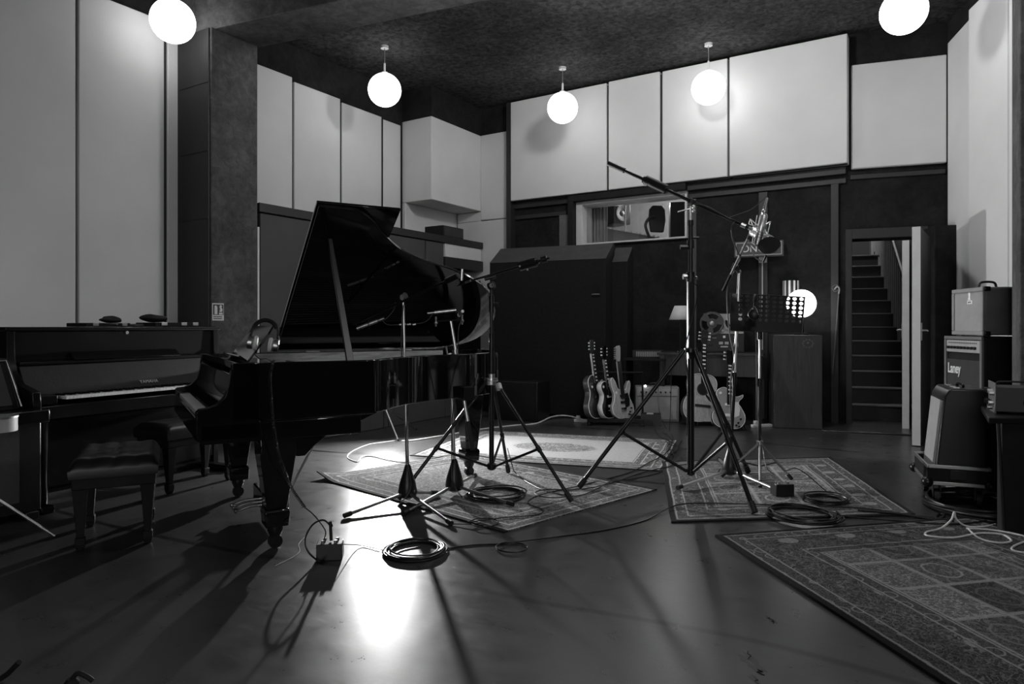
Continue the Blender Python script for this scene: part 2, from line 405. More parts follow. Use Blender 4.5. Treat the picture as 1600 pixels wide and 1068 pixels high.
p = Vector((4.773, 7.23)); q = Vector((-.191, -.982))
def RP(s, off=0): w = p+q*s; return C(w.x+off, w.y)
panel('trim_panel_right', slab(C(5.09, 8.08), C(4.86, 7.20), .05, 0, 4.51))
panel('trim_panel_right_wide', slab(RP(0), RP(.80), .16, 0, 4.51))
panel('trim_panel_right_narrow', slab(RP(.815), RP(1.02), .10, 0, 4.51))
struct('trim_pillar_right', rect(.42, 5.88, 0, 1.25, 6.53, CEIL), 'pillar_felt', .01)

# left wall panels
xp = XL+.06
for nm, a, b, zt, x in (('trim_panel_side_near', -330, 119, 4.46, xp), ('trim_panel_side_middle', 123, 257, 4.42, xp+.02), ('trim_panel_side_narrow', 262, 279, 4.42, xp)):
    panel(nm, rect(XL, XP(a, x), 0, x, XP(b, x), zt))
struct('trim_strip', rect(XL, XP(119.3, xp), 0, xp+.005, XP(122.6, xp), 4.46), 'mid_grey')
struct('trim_strip', rect(XL, XP(257.5, xp), 0, xp-.02, XP(261.5, xp), 4.42), 'dark_paint')
for zt, a, b, x in ((4.35, 398, 457, xp), (4.31, 460, 532, xp-.015), (4.28, 534.5, 596.5, xp-.03), (4.26, 599, 626, xp-.045)):
    panel('trim_panel_upper', rect(XL, XP(a, x), 2.3, x, XP(b, x), zt))
# pillar and beam
PX = -6.44
struct('trim_pillar_left', rect(XL, 4.39, 0, PX, 4.96, 4.30), 'pillar_felt', .012)
bm = MB(); bm.prism([(XL, 4.32), (-3.5, 4.90), (.42, 5.66), (2.6, 6.06), (2.6, 6.68), (.42, 6.26), (-3.8, 5.40), (XL, 4.90)], 4.29, CEIL)
struct('trim_beam', bm, 'pillar_felt', .01)
jl = MB()
for z in (3.73, 3.02, 2.32): jl.box((XL+.1, 4.366, z), (PX-.02, 4.372, z+.012))
struct('trim_pillar_joints', jl, 'dark_paint')
struct('trim_pillar_facing', rect(XL, 4.372, 0, PX-.02, 4.384, 4.29), 'dark_paint')  # thin dark sheet over the pillar's near face
# protruding white box in the corner with dark bulkhead over it
BX = -6.48; BY = 8.05
panel('trim_box_white', rect(XL, BY, 3.09, BX, YB, 4.33))
struct('trim_bulkhead', rect(XL, BY+.01, 4.335, BX-.01, YB, CEIL), 'wall_carpet')
panel('trim_panel_behind_shelf', rect(XL, BY, 0, XL+.07, YB, 3.09))
# white strip of back wall between corner and post
x1 = YP(792, YB-.05)
panel('trim_panel_corner', rect(XL+.1, YB-.05, 0, x1, YB, 2.93)); panel('trim_panel_corner_side', rect(XL+.1, YB-.05, 2.932, BX, YB, 3.085)); panel('trim_panel_corner_upper', rect(BX, YB-.06, 2.94, x1, YB, 4.33))
struct('trim_post', rect(YP(791, YB-.16), YB-.16, 2.0, YP(797.5, YB-.16), YB, 4.74), 'dark_paint', .004)
# grey boards and ledge on the left wall
bx = -6.45
for nm, a, b in (('x', 407, 600), ('y', 602, 664), ('z', 666, 693)):
    struct('trim_board', rect(XL+.1, XP(a, bx), .0, bx, XP(b, bx), 2.46), 'grey_board', .006)
struct('trim_ledge', rect(XL+.08, 4.97, 2.47, bx+.03, YB-.07, 2.57), 'dark_paint', .004)
struct('trim_shelf', rect(XL+.08, XP(694, bx), 2.10, bx+.03, YB-.07, 2.26), 'dark_paint', .004)
struct('trim_shelf_base', rect(XL+.08, XP(694, bx), 0, bx-.02, YB-.07, 1.95), 'wall_carpet', .004)
struct('trim_edge_strip', rect(bx-.02, XP(401.5, bx), .2, bx+.01, XP(404.5, bx), 2.3), 'white_paint')  # thin white strip drawn as the bright line along the board edge
panel('trim_shelf_back', rect(XL+.08, XP(696, bx), 2.262, bx+.0, YB-.08, 2.468))
tsp = thing('shelf_speaker', 'small dark speaker box on the wall ledge under the white corner box', 'loudspeaker', (bx-.20, (XP(694, bx)+XP(726, bx))/2, 2.571), R(90))
MB().box((-.26, -.18, 0), (.26, .18, .17)).build('cabinet', 'black_matte', tsp, .008); MB().box((-.24, -.186, .015), (.24, -.18, .155)).build('grille', 'grey_cloth', tsp)
# low plinth along the left wall
for i, (a, b) in enumerate(((5.0, 6.2), (6.21, 7.3), (7.31, 8.4))):
    struct('baseboard_left', rect(bx, a, 0, -5.65, b, .33), 'grey_board', .008)

# upper back absorber panels
py_ = YB-.18
for a, b, zt in ((797.5, 947.5, 4.73), (950.5, 1030.5, 4.74), (1034.5, 1136.5, 4.73), (1139.5, 1324, 4.735)):
    panel('trim_panel_back', rect(YP(a, py_), py_, 3.175, YP(b, py_), YB, zt))
struct('trim_joint', rect(YP(797, py_), py_+.03, 3.17, YP(1323, py_), py_+.10, 4.7), 'dark_paint')
panel('trim_panel_doorway', slab(SP(.03, -.07), SP(1.035, -.07), .07, 3.12, 4.38))
# mouldings of the dark lower wall
def mold(x0, x1, z0, z1, y=.04, m='dark_paint', n='trim_moulding'): struct(n, rect(x0, YB-y, z0, x1, YB, z1), m, .004)
mold(YP(797, YB), S0.x-.02, 3.07, 3.16, .06); mold(WX1+.02, S0.x-.02, 2.96, 3.02)
mold(YP(797, YB), WX0-.18, 2.90, 2.96); mold(YP(876, YB), YP(893, YB), 2.2, 2.9, .05, 'mid_grey')
mold(YP(1186, YB), YP(1200, YB), 0, 2.95, .03); mold(YP(1299, YB), YP(1311, YB), 0, 2.96, .05)
mold(WX1+.05, WX1+.12, 0, 2.95, .03, 'grey_board')
struct('trim_seam', slab(SP(.02, -.03), SP(1.03, -.03), .03, 3.0, 3.05), 'dark_paint')

# control-room window
wf = MB()
wf.box((WX0, YB-.06, WZ0), (WX0+.10, YB+.28, WZ1)); wf.box((WX0+.10, YB-.06, WZ1-.05), (WX1, YB+.28, WZ1))
wf.box((WX1-.03, YB-.06, WZ0), (WX1, YB+.28, WZ1-.05)); wf.box((WX0+.10, YB-.06, WZ0), (WX1-.03, YB+.28, WZ0+.025))
struct('window_1', wf, 'white_paint', .004)
gm = NT('window_glass'); gm.t.nodes.remove(gm.b)
g1 = gm.n('ShaderNodeBsdfTransparent'); g2 = gm.n('ShaderNodeBsdfGlossy'); g2.inputs['Roughness'].default_value = .01
mx = gm.n('ShaderNodeMixShader'); fr = gm.n('ShaderNodeFresnel'); fr.inputs[0].default_value = 1.5
g1.inputs[0].default_value = (.9, .9, .9, 1)
gm.l(fr.outputs[0], mx.inputs[0]); gm.l(g1.outputs[0], mx.inputs[1]); gm.l(g2.outputs[0], mx.inputs[2]); gm.l(mx.outputs[0], gm.o.inputs[0])
MATS['window_glass'] = gm.m
struct('window_1_pane', rect(WX0+.10, YB+.10, WZ0+.02, WX1-.03, YB+.108, WZ1-.04), 'window_glass')
hd = MB(); hd.box((WX0-.09, YB-.16, WZ1), (WX1+.01, YB, WZ1+.09)); hd.box((WX0-.09, YB-.16, WZ0-.2), (WX0-.001, YB, WZ1))
struct('trim_window_shadow_frame', hd, 'black_matte', .004)  # dark moulding whose black also stands for the shadow gap at the window
# the room behind it
cr = MB(); cr.box((-6.4, 12.4, 1.2), (-2.2, 12.5, 3.6)); cr.box((-6.5, YB+.3, 1.2), (-6.4, 12.4, 3.6)); cr.box((-2.2, YB+.3, 1.2), (-2.1, 12.4, 3.6))
cr.box((-6.5, YB+.3, 3.6), (-2.1, 12.5, 3.7)); cr.box((-6.5, YB+.3, 1.65), (-2.1, 12.5, 1.75))
struct('wall_control_room', cr, 'light_grey')
def lamp(n, loc, w, r=.1):
    l = bpy.data.lights.new(n, 'POINT'); l.energy = w; l.shadow_soft_size = r
    o = bpy.data.objects.new(n, l); COL.objects.link(o); o.location = loc; return o
tp = thing('ceiling_lamp', 'small round ceiling lamp inside the control room behind the window', 'lamp', (-3.9, 11.0, 3.5))
MB().lathe([(.03, -.1), (.12, -.06), (.12, 0), (.03, .1)]).build('lamp_body', 'white_paint', tp)
lamp('ceiling_lamp_light', (0, 0, -.22), ROOM_E, .12).parent = tp
# curtain
cu = MB(); pts = [];
for i in range(60):
    t = i/59; pts.append((-4.70+t*.29, YB+.34+.03*math.sin(t*34)+.012*math.sin(t*61)))
vs = [(x, y, z) for z in (1.78, 2.2, 2.8, 3.4) for x, y in pts]; fs = [(r*60+i, r*60+i+1, (r+1)*60+i+1, (r+1)*60+i) for r in range(3) for i in range(59)]
cu.add(vs, fs); o = solo('curtain', cu, 'curtain', 'pleated pale curtain drawn to the left side of the control-room window', 'curtain')
o.modifiers.new('solid', 'SOLIDIFY').thickness = .006
# monitor loudspeaker, desk, chair and cabinet seen through the glass
D = 11.3
t = thing('monitor_speaker', 'black studio monitor loudspeaker with a round cone behind the control-room window', 'loudspeaker', W(960, 352, D), TH+R(30))
MB().box((-.17, -.2, 0), (.17, .2, .42)).build('cabinet', 'black_satin', t, .01)
MB().lathe([(.115, 0), (.13, .015), (.09, .012), (.05, .0), (.03, .012), (.001, .016)], 28, TR(.0, -.2, .17)@RM(R(90), 'X')).build('speaker_cone', 'mid_grey', t)
MB().lathe([(.04, 0), (.045, .01), (.001, .014)], 20, TR(0, -.2, .34)@RM(R(90), 'X')).build('tweeter', 'grey_cloth', t)
t = thing('mixing_desk', 'sloping mixing desk with rows of faders behind the control-room window', 'mixing desk', (W(988, 385, 11.0).x, W(988, 385, 11.0).y, 2.56), TH+R(-12))
MB().box((-.55, -.2, -.8), (.5, .5, -.06)).build('desk_body', 'grey_board', t, .01)
MB().add([(-.55, -.2, -.06), (.5, -.2, -.06), (.5, .5, -.06), (-.55, .5, -.06), (-.55, -.2, .22), (.5, -.2, .0), (.5, .5, .04), (-.55, .5, .30)],
         [(3, 2, 1, 0), (4, 5, 6, 7), (0, 1, 5, 4), (1, 2, 6, 5), (2, 3, 7, 6), (3, 0, 4, 7)]).build('control_panel', 'mid_grey', t)
for i in range(14):
    MB().cb((-.48+i*.068, -.15+.02*(i % 3), .215-i*.0145), (.03, .04, .04)).build('fader', 'white_paint', t)
t = thing('office_chair', 'dark office chair with a rounded back behind the control-room window', 'chair', C(2.17, 10.35, 1.75), TH+R(10))
MB().prism([(-.10, 0), (.10, 0), (.13, .18), (.12, .34), (.07, .40), (-.07, .40), (-.12, .34), (-.13, .18)], -.03, .03, TR(0, 0, .86)@RM(R(90), 'X')).build('backrest', 'dark_paint', t, .015)
MB().box((-.22, -.22, .62), (.22, .22, .70)).build('seat', 'dark_paint', t, .02); MB().cyl((0, 0, 0), (0, 0, .64), .03).build('pedestal', 'black_metal', t)
MB().tube(crom([(-.14, -.05, .78), (-.2, -.05, .95), (-.14, -.05, 1.06), (-.06, -.05, 1.08)], 5), .022).build('armrest', 'dark_paint', t)
t = thing('equipment_cabinet', 'tall dark cabinet with a grey side at the right of the control-room window', 'cabinet', C(2.80, 11.3, 1.75), TH+R(-10))
MB().box((-.22, -.25, 0), (.06, .25, 1.45)).build('cabinet_body', 'dark_paint', t, .008); MB().box((.06, -.25, 0), (.34, .25, 1.45)).build('side_panel', 'grey_board', t, .008)
pole = solo('glass_reflection_pole', MB().cyl((-4.33, 10.25, 1.75), (-4.33, 10.25, 3.12), .012), 'white_paint', 'thin white pole standing for an upright reflection in the control-room glass', 'pole')  # white pole takes the place of a reflection in the pane

# stairs behind the doorway, running straight away from it
st = MB()
for k in range(1, 13):
    n0 = .50+(k-1)*.275
    slab(SP(-.35, n0), SP(.90, n0), .275 if k < 12 else 1.2, 0, .2*k-.022, st)
struct('trim_stairs', st, 'dark_paint')
sn = MB()
for k in range(1, 13):
    n0 = .50+(k-1)*.275-.02; slab(SP(-.35, n0), SP(.90, n0), .295 if k < 12 else 1.2, .2*k-.022, .2*k, sn)
struct('trim_stair_treads', sn, 'mid_grey', .006)
sw = MB(); slab(SP(-.42, .3), SP(-.42, 5.2), .1, 0, CEIL, sw); slab(SP(1.5, .3), SP(1.5, 5.2), -.1, 0, CEIL, sw); slab(SP(-.5, 5.0), SP(1.6, 5.0), .1, 0, 5.6, sw)
slab(SP(-.5, .3), SP(1.6, .3), 4.8, CEIL+.35, CEIL+.4, sw); struct('wall_stairwell', sw, 'grey_board')
bal = MB(); slab(SP(.91, .30), SP(.91, 3.4), -.04, 0, .6, bal); struct('trim_stair_string', bal, 'dark_paint')
tb = thing('banister', 'banister of pale upright spindles beside the stairs seen through the doorway', 'banister', (SP(.86, 1.5)[0], SP(.86, 1.5)[1], 0), R(12.6+90))
def bz(x): return .2*((x+1.0)/.275)+.25
hr = MB(); hr.tube([(-.7, 0, bz(-.7)+.95), (2.7, 0, bz(2.7)+.95)], .03); hr.build('handrail', 'dark_paint', tb)
for i in range(20):
    x = -.45+i*.155; MB().box((x-.018, -.018, bz(x)-.3), (x+.018, .018, bz(x)+.95)).build('spindle', 'light_grey', tb)
MB().box((2.55, -.2, 2.0), (2.75, .05, 3.3)).build('newel_post', 'light_grey', tb, .01)
sl = thing('stairwell_lamp', 'small lamp lighting the stairwell above the stairs', 'lamp', (SP(.5, 2.9)[0], SP(.5, 2.9)[1], 4.7))
MB().lathe([(.03, -.1), (.1, -.05), (.1, 0), (.03, .05)]).build('lamp_body', 'white_paint', sl)
lamp('stairwell_lamp_light', (0, 0, -.25), STAIR_E, .1).parent = sl

# doors: two open leaves seen nearly edge-on
def leaf(name, a, b, th, z0, z1):
    a = Vector((a.x, a.y, 0)); b = Vector((b.x, b.y, 0)); L = (b-a).length; ang = math.atan2(b.y-a.y, b.x-a.x)
    o = MB().box((.0, 0, z0), (L, th, z1)).build(name, 'door_wood', None, .004); o.location = a; o.rotation_euler = (0, 0, ang); o['kind'] = 'structure'
    e = MB().box((-.006, .002, z0), (.0, th-.002, z1)).build('door_edge', 'white_paint', o)
    return o
def lever(parent, x, y, s):
    h = MB(); h.cyl((x, y, 1.16), (x, y+s*.05, 1.16), .011); h.tube([(x, y+s*.05, 1.16), (x+.10, y+s*.05, 1.155)], .010); h.box((x-.018, min(y, y+s*.008), 1.06), (x+.018, max(y, y+s*.008), 1.24))
    h.build('door_handle', 'steel', parent, 0)
d1 = leaf('door_1', C(4.025, 6.95), C(4.64, 7.80), -.07, .01, 2.20); lever(d1, .09, -.07, -1)
d2 = leaf('door_2', C(4.60, 8.0), C(4.98, 8.62), .075, .01, 2.20); lever(d2, .07, .075, 1)
e = MB().box((.0, -.001, .012), (.05, .001, 2.19)).build('door_edge_strip', 'light_grey', d2)
struct('trim_pier', slab(C(4.80, 7.85), C(5.04, 7.80), .5, 0, 2.35), 'wall_carpet', .01)

# ================================================================== PENDANT GLOBES
def globe(loc, label, group='round glass pendant lamps'):
    t = thing('pendant_lamp', label, 'lamp', loc, 0, group)
    MB().sphere((0, 0, 0), .21, 40).build('glass_globe', 'globe_glass', t)
    top = CEIL-loc[2]
    MB().cyl((0, 0, .33), (0, 0, top), .006).build('suspension_rod', 'steel', t)
    MB().lathe([(.045, .19), (.04, .225), (.014, .235), (.012, .34)]).build('lamp_holder', 'white_paint', t)
    MB().lathe([(.05, top-.03), (.045, top-.012), (.05, top)]).build('ceiling_rose', 'white_paint', t)
    return t
def lantern(loc, r, e, label):  # unseen glowing ball, added to brighten the room
    t = thing('added_fill_lamp', label, 'lamp', loc)
    mn = 'lantern_paper_%d' % len([k for k in MATS if k.startswith('lantern')]); emit(mn, .8, e)
    MB().sphere((0, 0, 0), r, 40).build('fill_lamp_ball', mn, t)
    MB().cyl((0, 0, r-.005), (0, 0, CEIL-loc[2]), .005).build('suspension_cord', 'black_satin', t)
lantern((-2.35, 6.05, 4.53), .20, FILL_E, 'added glowing fill ball out of view just behind the ceiling beam')
lantern((.45, 3.1, 4.3), .20, FILL_E*.42, 'added glowing fill ball out of view near the right side, nearest the camera')
GL = [((270, 33), 6.84, 'round glass pendant lamp in front of the left wall panels'), ((601, 140), 8.83, 'round glass pendant lamp over the grand piano lid'),
      ((879, 166), 9.55, 'round glass pendant lamp left of the control-room window'), ((1107, 137), 8.75, 'round glass pendant lamp above the end of the big boom stand'),
      ((1412, 18), 6.63, 'round glass pendant lamp at the upper right, cut by the frame top')]
for (px, py), D, lb in GL: q = W(px, py, D); globe((q.x, q.y, 4.22), lb)

# ================================================================== GRAND PIANO
# local frame: x from bass (far side) to treble (near side), y from the keyboard to the tail
gq = C(-1.613, 4.324) - (RGT*.867+FWD*.498)*.40
gp = thing('grand_piano', 'black glossy grand piano with its lid propped open', 'piano', gq, TH+math.atan2(-.867, .498))
near = [(.75, .0), (.75, .85), (.74, .93), (.66, 1.03), (.54, 1.14), (.42, 1.28), (.33, 1.45), (.26, 1.66), (.18, 1.86), (.06, 2.05), (-.10, 2.20), (-.28, 2.30), (-.46, 2.33), (-.62, 2.28), (-.72, 2.14), (-.75, 1.95), (-.75, .0)]
body = [Vector((p[0], p[1], 0)) for p in crom([(q[0], q[1], 0) for q in near[1:-1]], 5)]
def plan(y0): return [(.75, y0)]+[(p.x, p.y) for p in body]+[(-.75, y0)]
rim = MB(); rim.strip(plan(.17), .045, .71, 1.01)
rim.build('rim', 'black_gloss', gp, .004, ang=30)
inner = [(p[0]*.935+(-.004), p[1]) for p in plan(.42)]
ri = MB(); ri.strip([(-.702, 2.0), (-.702, .45)], .004, .80, 1.005); ri.build('inner_rim', 'rim_veneer', gp)
lin = []
sb = MB(); pl = plan(.2); c0 = Vector((-.15, 1.1)); pin = [tuple(c0+(Vector(p)-c0)*.955) for p in pl]
sb.prism(pin, .80, .815); sb.build('soundboard', 'walnut', gp)
ifr = MB()
pi2 = [tuple(c0+(Vector(p)-c0)*.945) for p in pl]; pi3 = [tuple(c0+(Vector(p)-c0)*.80) for p in pl]; n = len(pi2)
vs = [(p[0], p[1], z) for z in (.86, .875) for q in (pi2, pi3) for p in q]
fs = []
for i in range(n):
    j = (i+1) % n
    fs += [(i, j, n+j, n+i), (2*n+j, 2*n+i, 3*n+i, 3*n+j), (n+i, n+j, 3*n+j, 3*n+i)]
ifr.add(vs, fs)
ifr.box((-.66, .42, .86), (.66, .62, .885))
for x0, x1, y1 in ((-.45, -.42, 2.05), (-.2, -.2, 1.95), (.08, .02, 1.75), (.35, .18, 1.35)):
    ifr.add([(x0-.015, .6, .875), (x0+.015, .6, .875), (x1+.015, y1, .875), (x1-.015, y1, .875), (x0-.015, .6, .91), (x0+.015, .6, .91), (x1+.015, y1, .91), (x1-.015, y1, .91)],
            [(3, 2, 1, 0), (4, 5, 6, 7), (0, 1, 5, 4), (1, 2, 6, 5), (2, 3, 7, 6), (3, 0, 4, 7)])
ifr.build('iron_frame', 'plate_gold', gp, 0)
stg = MB()
for i in range(60):
    x = -.60+i*.02; ye = 2.1-(max(0, x+.5))*1.15
    stg.tube([(x*.97, .60, .925), (x*.8-.05, max(ye, .9), .915)], .0014, 4)
tag(stg.build('strings', 'steel', gp, 0), kind='stuff')
dm = MB(); dm.box((-.62, .72, .925), (.45, .745, .955)); dm.build('dampers', 'black_satin', gp, .002)
kbd = MB(); kbd.box((-.75, .02, .60), (.75, .85, .70)); kbd.build('keybed', 'black_gloss', gp, .006)
# cheeks (arms) with their curved top
prof = [(.0, .62), (.0, .765), (.015, .78), (.06, .785), (.10, .80), (.135, .84), (.155, .90), (.165, .97), (.172, 1.01), (.30, 1.01), (.30, .62)]
for s in (1, -1):
    m = MB(); x0 = .75 if s > 0 else -.75+.07
    m.prism([(p[0], p[1]) for p in prof], 0, .07, Matrix(((0, 0, -1, x0), (1, 0, 0, 0), (0, 1, 0, 0), (0, 0, 0, 1))))
    m.build('cheek', 'black_gloss', gp, .003)
MB().box((-.68, .0, .62), (.68, .022, .735)).build('key_slip', 'black_gloss', gp, .003)
for s in (1, -1): MB().box((min(s*.612, s*.68), .022, .70), (max(s*.612, s*.68), .19, .755)).build('key_block', 'black_gloss', gp, .003)
def keys(par, y0, L, z, w=1.222):
    kw = w/52; first = None
    wk = MB(); wk.box((.0006, 0, -.02), (kw-.0006, L, 0)); k0 = wk.build('white_key', 'ivory', par, .0012); k0.location = (-w/2, y0, z)
    for i in range(1, 52): c = k0.copy(); COL.objects.link(c); c.location = (-w/2+i*kw, y0, z)
    bk = MB(); bk.add([(-.0055, .0, -.005), (.0055, 0, -.005), (.0055, L*.63, -.005), (-.0055, L*.63, -.005), (-.0045, .012, .012), (.0045, .012, .012), (.0045, L*.63, .012), (-.0045, L*.63, .012)],
                      [(3, 2, 1, 0), (4, 5, 6, 7), (0, 1, 5, 4), (1, 2, 6, 5), (2, 3, 7, 6), (3, 0, 4, 7)])
    b0 = None
    for i in range(51):
        if (i % 7) in (1, 4): continue          # no black key between B-C and E-F (keyboard starts on A)
        x = -w/2+(i+1)*kw
        if b0 is None: b0 = bk.build('black_key', 'black_gloss', par); c = b0
        else: c = b0.copy(); COL.objects.link(c)
        c.location = (x, y0+L*.37, z)
keys(gp, .024, .150, .748)
fb = MB(); fb.add([(-.68, .175, .752), (.68, .175, .752), (.68, .20, .752), (-.68, .20, .752), (-.68, .215, .93), (.68, .215, .93), (.68, .24, .93), (-.68, .24, .93)],
                  [(3, 2, 1, 0), (4, 5, 6, 7), (0, 1, 5, 4), (1, 2, 6, 5), (2, 3, 7, 6), (3, 0, 4, 7)])
fb.build('fallboard', 'black_gloss', gp, .004)
MB().box((-.705, .24, .955), (.705, .44, .995)).build('desk_shelf', 'black_gloss', gp, .003)
# music desk
mdm = TR(0, .30, .997)@RM(R(-36), 'X')
md = MB(); md.prism([(-.35, 0), (.35, 0), (.35, .20), (.31, .26), (-.31, .26), (-.35, .20)], -.012, 0, mdm@RM(R(90), 'X')@TR(0, 0, 0))
md.box((-.33, -.05, 0), (.33, .0, .012), mdm)
mdo = md.build('music_desk', 'black_gloss', gp, .003)
# lid: hinge on the bass side
HX, HZL, PHI = -.75, 1.022, R(35.5)
lm = TR(HX, 0, HZL)@RM(-PHI, 'Y')@TR(-HX, 0, 0)
pts = [(-.765, .68)]+[(.765, .68), (.765, .86)]+[(p.x*1.0+.012, p.y+.01) for p in body[4:-4]]+[(-.765, 1.96)]
ld = MB(); ld.prism(pts, 0, .022, lm); ld.build('lid', 'black_gloss', gp, .003, ang=25)
fl = MB(); fl.prism([(-.77, .672), (.77, .672), (.77, 1.19), (-.77, 1.19)], .026, .046, lm); fl.build('lid_front_flap', 'black_gloss', gp, .003)
for y in (.95, 1.7): MB().cyl((-.765, y-.05, 1.018), (-.765, y+.05, 1.018), .009).build('lid_hinge', 'steel', gp)
pr = MB(); pt = lm@Vector((.50, .80, -.005)); pr.add([], [])
a0 = Vector((.66, .82, .955)); dr = (pt-a0)
x_, y_, _ = basis(dr)
vs = [a0+x_*.022+y_*.009, a0-x_*.022+y_*.009, a0-x_*.022-y_*.009, a0+x_*.022-y_*.009]; vs += [v-0*x_+dr for v in [a0+x_*.014+y_*.009, a0-x_*.014+y_*.009, a0-x_*.014-y_*.009, a0+x_*.014-y_*.009]]
pr.add(vs, [(0, 1, 2, 3), (7, 6, 5, 4), (0, 4, 5, 1), (1, 5, 6, 2), (2, 6, 7, 3), (3, 7, 4, 0)]); pr.build('lid_prop', 'black_satin', gp, .003)
# legs with ferrule and caster
def gleg(x, y, par, top):
    m = MB(); vs = []
    for z, w in ((top, .095), (top-.10, .092), (.22, .052)):
        vs += [(x-w, y-w, z), (x+w, y-w, z), (x+w, y+w, z), (x-w, y+w, z)]
    fs = [(3, 2, 1, 0)][::-1]
    fs = [(0, 1, 2, 3), (11, 10, 9, 8)]
    for r_ in range(2):
        for k in range(4): a = r_*4+k; b = r_*4+(k+1) % 4; fs.append((b, a, a+4, b+4))
    m.add(vs, fs)
    vs = []
    for z, w in ((.22, .060), (.20, .066), (.125, .060)): vs += [(x-w, y-w, z), (x+w, y-w, z), (x+w, y+w, z), (x-w, y+w, z)]
    m.add(vs, fs)
    lg = m.build('leg', 'black_gloss', par, .006)
    MB().lathe([(.030, .07), (.042, .10), (.042, .125)], 20, None, (x, y, 0)).build('leg_ferrule', 'black_satin', lg)
    c = MB(); c.cyl((x-.016, y, .037), (x+.016, y, .037), .037, n=24); c.box((x-.024, y-.012, .03), (x-.018, y+.02, .10)); c.box((x+.018, y-.012, .03), (x+.024, y+.02, .10)); c.build('caster', 'dark_metal', lg)
gleg(.653, .40, gp, .61); gleg(-.653, .40, gp, .61); gleg(-.45, 2.12, gp, .80)
for s in (1, -1):
    b = MB(); b.prism([(.30, .71), (.95, .71), (.82, .655), (.70, .63), (.60, .56), (.54, .50), (.50, .50), (.30, .58)], -.09, .09, Matrix(((0, 0, 1, s*.653), (1, 0, 0, 0), (0, 1, 0, 0), (0, 0, 0, 1))))
    b.build('leg_bracket', 'black_gloss', gp, .006)
for y, z in ((1.2, .74), (1.75, .74)): MB().cb((-.15, y, z), (.9, .08, .09)).build('underside_beam', 'black_satin', gp)
# lyre
ly = MB(); ly.box((-.16, .42, .08), (.16, .58, .19)); ly.box((-.12, .46, .58), (.12, .56, .61))
lo = ly.build('pedal_lyre', 'black_gloss', gp, .008)
for x in (-.095, .095): MB().lathe([(.022, .19), (.026, .24), (.018, .30), (.022, .42), (.028, .52), (.022, .60)], 16, None, (x, .51, 0)).build('lyre_post', 'black_gloss', lo)
for x in (-.03, .0, .03): MB().cyl((x, .51, .19), (x, .51, .60), .004).build('pedal_rod', 'steel', lo)
for x in (-.085, 0, .085):
    m = MB(); m.tube(crom([(x, .46, .10), (x, .36, .10), (x, .30, .085), (x, .27, .08)], 4), [.009]*9+[.012, .016, .016, .006], 10)
    m.build('pedal', 'steel', lo)
for s in (-1, 1): MB().cyl((s*.12, .56, .12), (s*.14, .82, .62), .007).build('lyre_brace', 'steel', lo)

# ================================================================== UPRIGHT PIANO
# local x along the keyboard, y into the wall
DU = C(.454, .891); uq = C(-3.295, 4.49)
UL = 1.65
up = thing('upright_piano', 'black upright piano with long keyboard standing against the left wall', 'piano', uq+(DU)*UL/2, TH+math.atan2(.891, .454))
h = UL/2
MB().box((-h+.02, 0, .06), (h-.02, .34, 1.17)).build('case', 'old_polish', up, .006)
tp_ = MB().box((-h-.01, -.03, 1.172), (h+.01, .36, 1.198)).build('top_lid', 'old_polish', up, .005)
for s in (-1, 1):
    m = MB(); m.prism([(.36, .0), (-.02, .0), (-.02, .62), (-.30, .64), (-.32, .70), (-.31, .785), (-.26, .80), (-.14, .83), (-.06, .90), (-.025, 1.0), (-.02, 1.17), (.36, 1.17)][::-1], 0, .05, Matrix(((0, 0, 1, (-h if s < 0 else h-.05)), (1, 0, 0, 0), (0, 1, 0, 0), (0, 0, 0, 1))))
    m.build('side_arm', 'old_polish', up, .004)
    MB().box((s*(h-.11)-.05, -.30, .70), (s*(h-.11)+.05, -.14, .755)).build('key_block', 'old_polish', up, .003)
    lg = MB().lathe([(.03, .05), (.035, .10), (.028, .2), (.034, .5), (.04, .62)], 16, None, (s*(h-.09), -.25, 0)).build('leg', 'old_polish', up)
    MB().box((s*(h-.09)-.045, -.32, .0), (s*(h-.09)+.045, .0, .05)).build('leg_foot', 'old_polish', lg, .01)
MB().box((-h+.05, -.31, .60), (h-.05, .0, .69)).build('key_shelf', 'old_polish', up, .006)
keys(up, -.300, .15, .742)
fbm = MB(); V8 = [(-h+.06, -.14, .745), (h-.06, -.14, .745), (h-.06, -.12, .745), (-h+.06, -.12, .745), (-h+.06, -.045, .94), (h-.06, -.045, .94), (h-.06, -.025, .94), (-h+.06, -.025, .94)]
F8 = [(3, 2, 1, 0), (4, 5, 6, 7), (0, 1, 5, 4), (1, 2, 6, 5), (2, 3, 7, 6), (3, 0, 4, 7)]
fo = fbm.add(V8, F8).build('fallboard', 'black_matte', up, .004)
fa = math.atan2(.195, .095)
# letters on the fallboard
text_mesh('lettering', 'YAMAHA', .036, 'light_grey', fo, TR(.10, -.1295, .785)@RM(fa, 'X'), .0006)
MB().box((-h+.06, -.06, .945), (h-.06, .0, .965)).build('fallboard_rail', 'old_polish', up, .003)
ud = MB(); ud.add([(-.42, -.07, .97), (.42, -.07, .97), (.42, -.055, .97), (-.42, -.055, .97), (-.42, -.012, 1.02), (.42, -.012, 1.02), (.42, .0, 1.02), (-.42, .0, 1.02)], F8); ud.build('music_ledge', 'old_polish', up, .003)
MB().box((-h+.05, -.012, .10), (h-.05, .0, .56)).build('lower_panel', 'old_polish', up, .004)
MB().cyl((.0, -.012, 1.155), (.0, -.02, 1.155), .012).build('lock', 'steel', up)
for x in (-.09, 0, .09): MB().tube([(x, -.0, .07), (x, -.10, .065), (x, -.14, .055)], [.009, .012, .016], 10).build('pedal', 'steel', up)
MB().box((h-.004, -.0, .35), (h+.012, .36, 1.165)).build('case_end_trim', 'old_polish', up)

